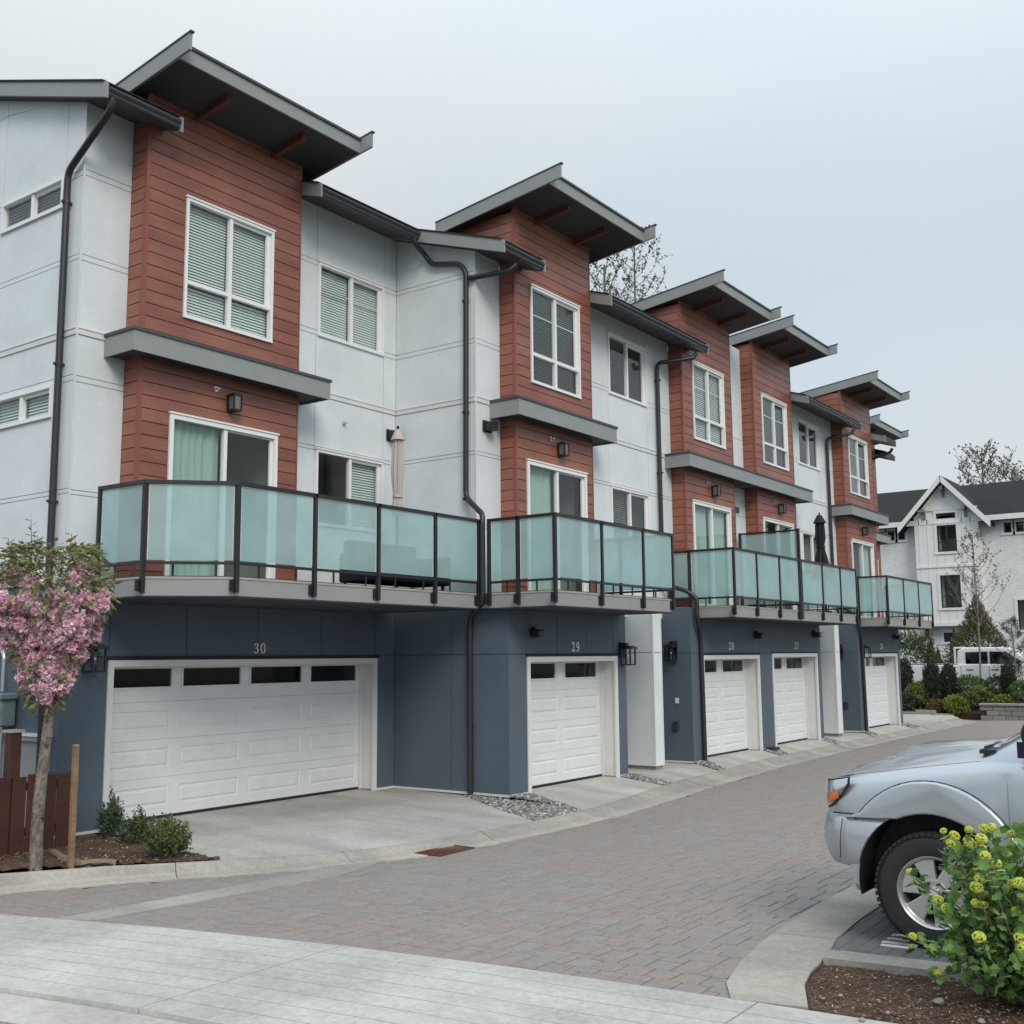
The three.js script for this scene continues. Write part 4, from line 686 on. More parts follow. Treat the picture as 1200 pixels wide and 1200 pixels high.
// lane of concrete pavers
const RI = [[-1.25, 9.42], [-0.9, 9.27], [-0.4, 9.14], [0.22, 9.04], [1.3, 8.95], [3, 8.92], [8, 8.92], [20, 8.92], [34, 8.92]];
const lanePoly = [...KO.slice(1), [34, 8.92], ...RI.slice(0, -1).reverse(), [-1.24, 8.0], [-1.38, 6.25], [-1.66, 4.49], [-2.0, 2.7], [-2.55, 0.9]];
{
  const laneIn = lanePoly.map(([x, z]) => x < -1 && z < 9.3 && z > 0.8 ? [x - 0.25, z] : z > 8.8 ? [x, z + 0.22] : [x, z]);
  const lane = struct('lane', slab(laneIn, (x, z) => laneY(z), -0.33), M.joint);
  // random ashlar lay on a 0.1 m module
  const c = 0.105, X0 = -3.2, Z0 = 0.5, nx = Math.ceil((34.2 - X0) / c), nz = Math.ceil((9.4 - Z0) / c), occ = new Uint8Array(nx * nz), r = rng(777), tiles = [];
  const sizes = [[3, 2], [2, 3], [2, 2], [3, 1], [1, 2], [2, 1], [1, 1]];
  for (let j = 0; j < nz; j++) for (let i = 0; i < nx; i++) {
    if (occ[j * nx + i]) continue;
    const t = r(), pref = t < 0.42 ? [0, 2, 1, 5, 4, 6] : t < 0.68 ? [1, 2, 0, 4, 5, 6] : t < 0.86 ? [2, 0, 5, 4, 6] : t < 0.95 ? [5, 4, 6] : [4, 5, 6];
    for (const s of pref) {
      const [w, h] = sizes[s]; let ok = i + w <= nx && j + h <= nz; for (let q = 0; ok && q < h; q++) for (let p = 0; p < w; p++) if (occ[(j + q) * nx + i + p]) { ok = false; break; }
      if (!ok) continue; for (let q = 0; q < h; q++) for (let p = 0; p < w; p++) occ[(j + q) * nx + i + p] = 1;
      const x = X0 + (i + w / 2) * c, z = Z0 + (j + h / 2) * c; if (inPoly(x, z, laneIn)) tiles.push({ x, z, w, h }); break;
    }
  }
  const top = (W, H) => { // chamfered top, no underside
    const e = 0.006, g = 0.006, a = W * c / 2 - g, b = H * c / 2 - g, P = [], q = (p, s, t, u) => P.push(...p, ...s, ...t, ...p, ...t, ...u);
    const o = [[-a, -0.012, b], [a, -0.012, b], [a, -0.012, -b], [-a, -0.012, -b]], m = o.map(v => [v[0], -0.004, v[2]]), n = [[-a + e, 0, b - e], [a - e, 0, b - e], [a - e, 0, -b + e], [-a + e, 0, -b + e]];
    for (let k = 0; k < 4; k++) { q(o[k], o[(k + 1) % 4], m[(k + 1) % 4], m[k]); q(m[k], m[(k + 1) % 4], n[(k + 1) % 4], n[k]); } q(...n);
    const G = new THREE.BufferGeometry(); G.setAttribute('position', new THREE.Float32BufferAttribute(P, 3)); G.computeVertexNormals(); return prep(G);
  };
  const geos = {}; for (const [w, h] of sizes) geos[w + '_' + h] = [0, 1, 2].map(k => uvShift(top(w, h), 0.37 * k, 0.61 * k));
  const near = t => { const d = new THREE.Vector3(t.x, laneY(t.z), t.z).sub(EYE); const D = d.dot(fwd), X = d.dot(rgt) / D, Y = d.dot(upv) / D; return Math.abs(X) < 0.5 && Math.abs(Y) < 0.5 && !(t.x > 0.3 && t.z > 8.7) ? t.w * t.h * 2.2 / (D * D * D) : 0; };
  tiles.forEach(t => { t.s = near(t); t.dy = 0.012 + 0.002 * (r() - 0.5); const f = fbm((t.x + 5) / 44, t.z / 44, 22, 22, 3, 5); t.k = Math.floor(r() * 8); if (f > 0.60 && r() < 0.6) t.k = 4; t.m = 0.93 + 0.14 * r(); });
  tiles.sort((a, b) => b.s - a.s);
  const tilt = new THREE.Quaternion().setFromAxisAngle(new THREE.Vector3(1, 0, 0), -Math.atan(0.03));
  tiles.slice(0, 300).forEach((t, i) => { const m = new THREE.Mesh(geos[t.w + '_' + t.h][i % 3], M.paver[t.k]); m.name = 'paver'; m.position.set(t.x, laneY(t.z) + t.dy, t.z); m.quaternion.copy(tilt); m.castShadow = m.receiveShadow = true; lane.add(m); });
  const rest = tiles.slice(300).map((t, i) => { const g = geos[t.w + '_' + t.h][i % 3].clone(); g.applyQuaternion(tilt); g.translate(t.x, laneY(t.z) + t.dy, t.z); const n = g.attributes.position.count, col = new Float32Array(n * 3), k = paverTone[t.k]; for (let q = 0; q < n * 3; q++) col[q] = Math.min(1, k[q % 3] * [1.40, 1.36, 1.32][q % 3]); g.setAttribute('color', new THREE.BufferAttribute(col, 3)); return g; });
  const m = new THREE.Mesh(mergeGeometries(rest, false), M.paverAll); m.name = 'far_pavers'; m.userData.kind = 'stuff'; m.userData.label = 'smaller and more distant concrete pavers of the lane'; m.castShadow = m.receiveShadow = true; lane.add(m);
}
// flush concrete edge, parking bay and kerb on the other side of the lane
{
  const y = (x, z) => laneY(z) + 0.024, inner = [[-0.25, 9.68], [0.0, 9.62], [0.5, 9.5], [1.3, 9.43], [3, 9.4], [8, 9.4], [34, 9.4]];
  const edge = struct('lane_edge', [slab([...RI, ...inner.slice(1).reverse(), [-0.4, 9.66], [-0.7, 9.73], [-1.16, 9.93]], (x, z) => y(x, z) - 0.015, -0.32)], M.joint);
  const RIb = [[-1.22, 9.45], ...RI.slice(1)];
  mk('slab', slab([RIb[0], RIb[1], RIb[2], RIb[3], [0.5, 9.02], [0.52, 9.495], [0.0, 9.61], [-0.4, 9.65], [-0.7, 9.72], [-1.16, 9.92]], y, -0.3), M.kerb, edge);
  mk('slab', uvShift(merge(slab([[0.515, 9.015], [1.3, 8.955], [3, 8.925], [3, 9.4], [1.3, 9.43], [0.535, 9.49]], y, -0.3)), 2, 1), M.kerb, edge);
  mk('slab', uvShift(merge(slab([[3.012, 8.925], [34, 8.925], [34, 9.4], [3.012, 9.4]], y, -0.3)), 2, 1), M.kerb, edge);
  // grey pavers of the parking bay
  const bayY = (x, z) => laneY(z) + 0.012; const pb = struct('parking_bay', [slab([[0.1, 9.5], [3.4, 9.3], [3.4, 16], [0.1, 16]], (x, z) => bayY(x, z) - 0.011, -0.31)], M.joint);
  const r = rng(881); const pg = [0, 1, 2].map(k => { const g = rbox(-0.108, 0.108, -0.03, 0, -0.053, 0.053, 0.005); return uvShift(prep(g), k * 0.4, k * 0.7); }); const far = []; let cnt = 0;
  for (let j = 0; j < 62; j++) for (let i = 0; i < 16; i++) { const x = 0.12 + i * 0.222 + (j % 2) * 0.111, z = 9.2 + j * 0.112; if (z < 9.44 - 0.08 * x || x > 3.3) continue; if (z < 12.3 && cnt < 300) { const m = new THREE.Mesh(pg[(i + j) % 3], M.greyPaver[Math.floor(r() * 3)]); m.name = 'paver'; m.position.set(x, bayY(x, z) + 0.002 * r(), z); m.receiveShadow = m.castShadow = true; pb.add(m); cnt++; } else { const g = pg[0].clone(); g.translate(x, bayY(x, z), z); far.push(g); } }
  if (far.length) { const m = mk('far_pavers', far, M.greyPaver[0], pb); m.userData.kind = 'stuff'; m.userData.label = 'grey pavers further back under the truck'; }
  // white stall marking painted on the pavers
  const mark = mk('painted_marking', [[0.52, 9.82, 0.2], [0.62, 9.80, 0.34], [0.74, 9.80, 0.36], [0.86, 9.80, 0.3]].map(q => slab([[q[0], q[1]], [q[0] + 0.05, q[1]], [q[0] + 0.05, q[1] + q[2]], [q[0], q[1] + q[2]]], (x, z) => bayY(x, z) + 0.006, (x, z) => bayY(x, z) - 0.002)), M.trimWhite, pb);
  // soil bed with its kerb
  const bed = struct('soil_bed', (() => { const g = new THREE.PlaneGeometry(1.5, 7, 50, 200); g.rotateX(-Math.PI / 2); g.translate(-0.6, 0, 13.1); const p = g.attributes.position; for (let i = 0; i < p.count; i++) { const x = p.getX(i), z = p.getZ(i); p.setY(i, laneY(z) - 0.02 + 0.05 * fbm(x / 8 + 0.5, z / 20, 60, 150, 3, 91)); } return toFlat(g); })(), M.soil);
  struct('bed_kerb', [slab([[-0.14, 9.64], [0.09, 9.615], [0.12, 10.6], [0.16, 16], [-0.06, 16], [-0.11, 10.6]], (x, z) => laneY(z) + 0.055, -0.3)], M.kerb);
}
// planting bed by the house corner
const bedY = (x, z) => -0.015 + 0.05 * Math.max(0, 1 - Math.abs(z - 0.7) / 1.4);
struct('planting_bed', (() => { const g = new THREE.PlaneGeometry(8, 14, 130, 160); g.rotateX(-Math.PI / 2); g.translate(-3.3, 0, -4.1); const p = g.attributes.position, keep = []; for (let i = 0; i < p.count; i++) { const x = p.getX(i), z = p.getZ(i); p.setY(i, bedY(x, z) - 0.03 + 0.06 * fbm(x / 20 + 0.5, z / 20 + 0.5, 130, 130, 3, 92)); }
  const f = g.toNonIndexed(), q = f.attributes.position, out = []; for (let i = 0; i < q.count; i += 3) { const cx = (q.getX(i) + q.getX(i + 1) + q.getX(i + 2)) / 3, cz = (q.getZ(i) + q.getZ(i + 1) + q.getZ(i + 2)) / 3; const lim = cx < -4 ? -0.85 : lerpT(KI, cx); if (cz < lim - 0.01 && !(cx > 0 && cz < -0.05) && cx < 0.64 + (cz > 1.2 ? -0.12 * (cz - 1.2) : 0)) for (let k = 0; k < 3; k++) out.push(q.getX(i + k), q.getY(i + k), q.getZ(i + k)); }
  const o = new THREE.BufferGeometry(); o.setAttribute('position', new THREE.Float32BufferAttribute(out, 3)); o.computeVertexNormals(); return o; })(), M.soil);
tag(mk('bed_edging', (() => { const P = [[62, 1000], [75, 1006], [95, 1010], [118, 1008], [138, 1009]].map(([x, y]) => atY(x, y, 0.02)); const rows = []; const c = new THREE.CatmullRomCurve3(P); for (let i = 0; i <= 24; i++) { const e = Math.min(1, i / 3, (24 - i) / 3), p = c.getPoint(i / 24), t = c.getTangent(i / 24), nx = -t.z, nz = t.x; rows.push([[p.x - nx * 0.045, -0.05, p.z - nz * 0.045], [p.x - nx * 0.03, bedY(p.x, p.z) + 0.035, p.z - nz * 0.03], [p.x + nx * 0.03, bedY(p.x, p.z) + 0.037, p.z + nz * 0.04], [p.x + nx * 0.045, -0.05, p.z + nz * 0.045]]); } return gridSurf(rows); })(), std(lin(0.36, 0.28, 0.2), { map: T.stone, roughness: 0.95 })), 'thin curved edging strip half buried in the planting bed', 'edging');
/* ---------- planting, fence and meters at the house corner ---------- */
// a leaf: pointed blade folded along its midrib, 4 triangles, tip along +y
function leafGeo(w, l, fold = 0.25) { const g = new THREE.BufferGeometry(), b = [0, 0, 0], t = [0, l, -0.08 * l], L = [-w / 2, 0.45 * l, fold * w], Rr = [w / 2, 0.45 * l, fold * w], m = [0, 0.5 * l, 0]; const P = []; for (const tri of [[b, m, L], [m, t, L], [b, Rr, m], [m, Rr, t]]) for (const v of tri) P.push(...v); g.setAttribute('position', new THREE.Float32BufferAttribute(P, 3)); g.computeVertexNormals(); return g; }
function colour(g, c, k = 1) { const n = g.attributes.position.count, a = new Float32Array(n * 3); for (let i = 0; i < n * 3; i++) a[i] = c[i % 3] * k; g.setAttribute('color', new THREE.BufferAttribute(a, 3)); return g; }
const Y1 = new THREE.Vector3(0, 1, 0);
function aim(g, dir, roll, pos, s = 1) { g.scale(s, s, s); g.rotateY(roll); g.applyQuaternion(new THREE.Quaternion().setFromUnitVectors(Y1, dir.clone().normalize())); g.translate(pos.x, pos.y, pos.z); return g; }
function sph(r) { const u = 2 * r() - 1, t = 2 * Math.PI * r(), s = Math.sqrt(1 - u * u); return new THREE.Vector3(s * Math.cos(t), u, s * Math.sin(t)); }
// tapered limb as a tube through points
function limb(pts, r0, r1, n = 7) { const c = new THREE.CatmullRomCurve3(pts.map(p => p.isVector3 ? p : new THREE.Vector3(...p))), seg = Math.max(4, pts.length * 4), fr = c.computeFrenetFrames(seg), rows = []; for (let i = 0; i <= seg; i++) { const p = c.getPoint(i / seg), r = r0 + (r1 - r0) * i / seg, row = []; for (let k = 0; k < n; k++) { const a = 2 * Math.PI * k / n, v = p.clone().addScaledVector(fr.normals[i], r * Math.cos(a)).addScaledVector(fr.binormals[i], r * Math.sin(a)); row.push(v.toArray()); } rows.push(row); } return gridSurf(rows, true); }

{ // flowering cherry
  const bx = -1.02, bz = 1.35, r = rng(4242);
  const P = thing('cherry_tree', 'young cherry tree with pink pom-pom blossom and bronze green leaves by the fence', 'tree', [bx, 0, bz]);
  const top = new THREE.Vector3(bx + 0.06, 1.62, bz + 0.03);
  mk('trunk', limb([[bx, -0.1, bz], [bx - 0.005, 0.5, bz], [bx + 0.025, 1.1, bz + 0.01], top.toArray()], 0.072, 0.055, 10), M.bark, P);
  const C = new THREE.Vector3(bx + 0.0, 2.62, bz), tips = [];
  for (let i = 0; i < 16; i++) {
    const a = i * 2.4 + r() * 0.5, el = 0.98 + 0.52 * r(), L = (0.3 + 0.22 * r()) * (0.3 + 2.2 * Math.sin(el)), d = new THREE.Vector3(Math.cos(a) * Math.cos(el), Math.sin(el), Math.sin(a) * Math.cos(el));
    const m = top.clone().addScaledVector(d, L * 0.5).add(new THREE.Vector3(0, 0.12, 0)), e = top.clone().addScaledVector(d, L).add(new THREE.Vector3(0, 0.1, 0));
    mk('branch', limb([top.clone().add(new THREE.Vector3(0, -0.12 * r(), 0)), m, e], 0.024, 0.007, 6), M.twig, P); tips.push([top, m, e]);
  }
  // blossom heads
  const petal = leafGeo(0.034, 0.036, 0.35), kinds = [];
  for (let k = 0; k < 6; k++) { const q = rng(300 + k), gs = []; for (let i = 0; i < 6; i++) { const c = sph(q).multiplyScalar(0.036); for (let j = 0; j < 11; j++) { const d = sph(q); d.y += 0.1; const tone = [[0.80, 0.50, 0.60], [0.86, 0.62, 0.70], [0.72, 0.38, 0.49], [0.90, 0.76, 0.80], [0.82, 0.54, 0.64]][Math.floor(q() * 5)]; gs.push(colour(aim(petal.clone(), d, q() * 6, c.clone().addScaledVector(d, 0.012)), tone, 0.9 + 0.2 * q())); } } kinds.push(merge(gs)); }
  const rad = y => lerpT([[1.55, 0.08], [1.75, 0.15], [2.2, 0.29], [2.5, 0.47], [2.85, 0.66], [3.15, 0.6], [3.45, 0.4], [3.7, 0.1]], y);
  let n = 0, guard = 0; while (n < 300 && guard++ < 8000) {
    const y = 1.72 + 1.5 * r(), a = r() * 6.283, rr = rad(y) * Math.sqrt(0.25 + 0.75 * r()); if (y > 2.9 && r() < 0.75) continue; const x = bx + 0.02 + rr * Math.cos(a), z = bz + rr * Math.sin(a); if (fbm(x / 6 + 0.5, (z + y) / 6, 14, 14, 2, 55) < 0.42) continue;
    const m = new THREE.Mesh(kinds[n % 6], M.petal || (M.petal = new THREE.MeshPhysicalMaterial({ vertexColors: true, roughness: 0.8, transmission: 0.2, thickness: 0 }))); m.name = 'blossom_head'; m.position.set(x - bx, y, z - bz); m.rotation.set(r() * 6, r() * 6, r() * 6); const s = 1.05 + 0.6 * r(); m.scale.set(s, s, s); m.castShadow = m.receiveShadow = true; P.add(m); n++;
  }
  const lf = leafGeo(0.034, 0.10, 0.22), leaves = [];
  for (let i = 0; i < 3800; i++) { let y = 1.62 + 1.85 * Math.pow(r(), 0.75); if (y < 3.0 && r() < 0.5) continue; const a = r() * 6.283, R1 = rad(Math.min(y, 3.5)) * 1.03 + 0.03, rr = R1 * Math.sqrt(0.15 + 0.85 * r()), x = bx + 0.02 + rr * Math.cos(a), z = bz + rr * Math.sin(a);  const d = new THREE.Vector3(0.7 * Math.cos(a) + 1.4 * (r() - 0.5), -0.25 - 0.8 * r() + (y > 3 ? 0.55 : 0), 0.7 * Math.sin(a) + 1.4 * (r() - 0.5)); const c = r() < 0.32 ? [0.22, 0.15, 0.07] : r() < 0.5 ? [0.18, 0.20, 0.065] : [0.12, 0.165, 0.055]; leaves.push(colour(aim(lf.clone(), d, r() * 6, new THREE.Vector3(x, y, z), 0.7 + 0.6 * r()), c, 0.8 + 0.5 * r())); }
  // upright shoots at the top
  for (const [dx, dz, h] of [[-0.28, 0.05, 3.72], [0.18, 0.1, 3.6], [0.42, 0.05, 3.38], [-0.05, -0.2, 3.58], [-0.5, 0, 3.5]]) { const s = new THREE.Vector3(bx + dx * 0.8, 2.9, bz + dz), e = new THREE.Vector3(bx + dx, h, bz + dz); mk('shoot', limb([s, s.clone().lerp(e, 0.5), e], 0.008, 0.003, 5), M.twig, P); for (let k = 0; k < 26; k++) { const p = s.clone().lerp(e, k / 26); leaves.push(colour(aim(lf.clone(), new THREE.Vector3(Math.cos(k * 2.4), 0.35, Math.sin(k * 2.4)), r(), p, 0.85), k % 3 ? [0.12, 0.15, 0.05] : [0.19, 0.12, 0.05], 1)); } }
  const L = mk('foliage', leaves, M.veg, P); L.userData.kind = 'stuff';
  mk('tree_tie', [rail([bx + 0.02, 0.98, bz], atY(83, 917, 0).set(-0.76, 0.98, 1.56).toArray(), 0.01, 0.03)], M.plastic, P);
}
{ const p = [-0.75, 1.57], P = thing('tree_stake', 'square wooden stake driven in beside the cherry tree', 'stake', [p[0], 0, p[1]]);
  mk('stake', [rbox(p[0] - 0.028, p[0] + 0.028, -0.2, 1.27, p[1] - 0.028, p[1] + 0.028, 0.005)], M.stake, P); mk('cut_top', [box(p[0] - 0.026, p[0] + 0.026, 1.27, 1.276, p[1] - 0.026, p[1] + 0.026)], M.flashing, P); }
{ // fence of vertical boards
  const P = thing('wooden_fence', 'dark red brown slatted wooden fence against the house corner', 'fence', [-0.9, 0, 0.52]);
  mk('post', [rbox(-0.93, -0.80, -0.2, 1.38, 0.44, 0.574, 0.008)], M.fence[0], P); mk('post_cap', [box(-0.95, -0.78, 1.38, 1.41, 0.42, 0.594)], M.flashing, P);
  for (const y of [0.22, 0.72]) mk('fence_rail', [box(-3.2, -0.12, y, y + 0.09, 0.535, 0.575)], M.fence[1], P);
  for (let i = 0; i < 15; i++) { const x = -0.26 - i * 0.185, t = 0.88 + 0.01 * ((i * 7) % 3); mk('board', uvShift(merge(rbox(x - 0.082, x + 0.082, -0.06, t, 0.578, 0.60, 0.004)), i * 0.6, i), M.fence[i % 3], P); }
}
{ // electricity meters on the end wall
  const P = thing('meter_cabinet', 'grey green meter cabinet on the end wall behind the cherry tree', 'meter', [0, 1.4, -1.1]);
  mk('cabinet', [rbox(-0.24, -0.03, 1.36, 1.72, -1.38, -0.92, 0.03, 2)], M.meter, P); mk('lid', [rbox(-0.27, -0.03, 1.70, 1.78, -1.42, -0.88, 0.02)], M.meter, P);
  for (const z of [-1.3, -1.02]) { const m = mk('meter_dial', (() => { const g = new THREE.CylinderGeometry(0.09, 0.1, 0.09, 16); g.rotateZ(Math.PI / 2); g.translate(-0.29, 1.55, z); return g; })(), M.metal, P); }
  mk('conduit', [tube([[-0.1, 1.8, -1.15], [-0.1, 2.3, -1.15], [-0.1, 2.5, -1.5]], 0.03), tube([[-0.1, 1.8, -1.3], [-0.12, 2.0, -1.3], [-0.1, 2.1, -1.6]], 0.022), tube([[-0.12, 1.36, -1.1], [-0.12, 0.1, -1.1]], 0.03)], M.metal, P);
}
// box bushes
function bush(label, x, z, y, w, h, n, seed, tones, lw = 0.02, ll = 0.036, spread = 0.6) {
  const r = rng(seed), P = thing('box_bush', label, 'bush', [x, y, z], 'small bushes in the corner planting bed'), L = [], S = [], lf = leafGeo(lw, ll, 0.2);
  for (let i = 0; i < n; i++) {
    const a = r() * 6.283, t = Math.pow(r(), 0.8), H = h * (0.75 + 0.35 * r()) * (1 - 0.35 * t), e = new THREE.Vector3(x + Math.cos(a) * w * t, y + H * (0.35 + 0.65 * r()), z + Math.sin(a) * w * t), s = new THREE.Vector3(x + Math.cos(a) * 0.03, y, z + Math.sin(a) * 0.03);
    if (i % 3 === 0) S.push(limb([s, s.clone().lerp(e, 0.5).add(new THREE.Vector3(0, 0.03, 0)), e], 0.006, 0.002, 4));
    const d = e.clone().sub(s).normalize(); const k0 = tones[Math.floor(r() * tones.length)];
    for (let k = 0; k < 11; k++) { const p = s.clone().lerp(e, 1 - 0.045 * k - 0.02 * r()), v = d.clone().multiplyScalar(0.5).add(sph(r).multiplyScalar(0.8)); v.y += 0.25; L.push(colour(aim(lf.clone(), v, r() * 6, p, 0.75 + 0.55 * r()), k0, 0.75 + 0.5 * r())); }
  }
  mk('stems', S, M.twig, P); mk('foliage', L, M.veg, P).userData.kind = 'stuff'; return P;
}
const boxG = [[0.045, 0.085, 0.03], [0.065, 0.115, 0.035], [0.085, 0.14, 0.04], [0.05, 0.095, 0.045]];
bush('upright dark green bush against the corner of the wide garage door', 0.5, 0.42, 0.0, 0.17, 0.62, 170, 61, [[0.035, 0.085, 0.04], [0.05, 0.10, 0.05], [0.07, 0.125, 0.055]], 0.022, 0.042);
bush('middle green bush of the three in the corner bed', 0.5, 1.0, 0.0, 0.25, 0.44, 210, 62, boxG);
bush('rounded yellow green bush at the edge of the concrete drive', 0.2, 1.95, -0.02, 0.27, 0.50, 330, 63, [[0.08, 0.125, 0.03], [0.11, 0.165, 0.04], [0.135, 0.185, 0.045], [0.06, 0.10, 0.03]], 0.024, 0.038);
/* ---------- silver pickup in the parking bay, nose towards the houses ---------- */
const csg = new Evaluator(); csg.attributes = ['position', 'normal']; csg.useGroups = false;
function solid(g) { g = g.index ? g.toNonIndexed() : g; for (const k of Object.keys(g.attributes)) if (!['position', 'normal'].includes(k)) g.deleteAttribute(k); const b = new Brush(g); b.updateMatrixWorld(); return b; }
function cut(g, ...tools) { let a = solid(g); for (const t of tools) { a = csg.evaluate(a, solid(t), SUBTRACTION); a.updateMatrixWorld(); } return a.geometry; }
// closed body from stations: each station is [t, halfOutline as [w, y] from bottom centre to top centre]
function loft(stations, X, Z, mirror = true) {
  const rows = stations.map(([t, h]) => { const L = h.map(([w, y]) => [X - w, y, Z + t]), Rr = h.slice(1, -1).reverse().map(([w, y]) => [X + w, y, Z + t]); return [...L, ...Rr]; });
  const n = rows[0].length, side = gridSurf(rows, true), pos = [...side.attributes.position.array], idx = [...side.index.array];
  for (const [e, f] of [[0, 1], [rows.length - 1, 0]]) { const c = rows[e].reduce((a, p) => a.map((v, k) => v + p[k] / n), [0, 0, 0]), ci = pos.length / 3; pos.push(...c); for (let j = 0; j < n; j++) { const a = e * n + j, b = e * n + (j + 1) % n; f ? idx.push(ci, a, b) : idx.push(ci, b, a); } }
  const g = new THREE.BufferGeometry(); g.setAttribute('position', new THREE.Float32BufferAttribute(pos, 3)); g.setIndex(idx); g.computeVertexNormals(); return g;
}
function wheelAt(P, x, y, z, R, dir, o = {}) { // axis along x, outer face towards dir (-1 = -x)
  const W = 0.255, rimR = R * 0.60, prof = [[rimR, -W / 2 + 0.02], [rimR + 0.02, -W / 2], [R * 0.86, -W / 2 - 0.006], [R * 0.95, -W / 2 + 0.012], [R - 0.004, -W / 2 + 0.045], [R, 0], [R - 0.004, W / 2 - 0.045], [R * 0.95, W / 2 - 0.012], [R * 0.86, W / 2 + 0.006], [rimR + 0.02, W / 2], [rimR, W / 2 - 0.02]];
  const place = g => { g.rotateZ(Math.PI / 2); if (dir > 0) g.rotateY(Math.PI); g.translate(x, y, z); return g; }; // +y of the lathe becomes -x
  const tread = []; for (let k = 0; k < 56; k++) for (const [q, yy] of [[0, W / 2 - 0.03], [1, -W / 2 + 0.03], [2, 0.025]]) { const g = new THREE.BoxGeometry(0.018, q === 2 ? 0.06 : 0.07, R * 2 * Math.PI / 56 * 0.62); g.translate(R - 0.003 - (q === 2 ? 0 : 0.006), yy, 0); g.rotateY((k + q * 0.33) * 2 * Math.PI / 56); tread.push(g); }
  const w = mk('wheel', place(new THREE.LatheGeometry([[0.05, -0.02], [rimR * 0.93, -0.02], [rimR * 0.95, -W / 2 + 0.02]].map(q => new THREE.Vector2(...q)), 40)), M.alloyDark, P);
  mk('tyre', [place(new THREE.LatheGeometry(prof.map(q => new THREE.Vector2(...q)), 72)), ...tread.map(place)], M.rubber, w);
  mk('rim', place(new THREE.LatheGeometry([[rimR * 0.86, -0.02], [rimR * 0.89, W / 2 - 0.06], [rimR * 0.93, W / 2 - 0.03], [rimR * 1.0, W / 2 - 0.012], [rimR * 1.03, W / 2 - 0.004], [rimR * 1.02, W / 2 - 0.03]].map(q => new THREE.Vector2(...q)), 64)), M.alloy, w);
  const ns = o.spokes || 6;
  for (let k = 0; k < ns; k++) { const s = new THREE.Shape([[0.05, -0.034], [rimR * 0.55, -0.05], [rimR * 0.92, -0.074], [rimR * 0.92, 0.074], [rimR * 0.55, 0.05], [0.05, 0.034]].map(q => new THREE.Vector2(...q))); const g = new THREE.ExtrudeGeometry(s, { depth: 0.03, bevelEnabled: true, bevelSize: 0.006, bevelThickness: 0.008, bevelSegments: 2 }); g.rotateX(-Math.PI / 2); g.translate(0, W / 2 - 0.085, 0); g.rotateY(k * 2 * Math.PI / ns + 0.3); mk('spoke', place(g), M.alloy, w); }
  const hub = new THREE.CylinderGeometry(0.085, 0.1, 0.06, 28); hub.translate(0, W / 2 - 0.07, 0); mk('hub', place(hub), M.alloy, w); const cap = new THREE.CylinderGeometry(0.036, 0.042, 0.03, 24); cap.translate(0, W / 2 - 0.03, 0); mk('centre_cap', place(cap), M.chrome, w);
  for (let k = 0; k < 6; k++) { const g = new THREE.CylinderGeometry(0.012, 0.014, 0.03, 8); g.translate(0.068 * Math.cos(k * 1.047 + 0.5), W / 2 - 0.035, 0.068 * Math.sin(k * 1.047 + 0.5)); mk('lug_nut', place(g), M.alloyDark, w); }
}
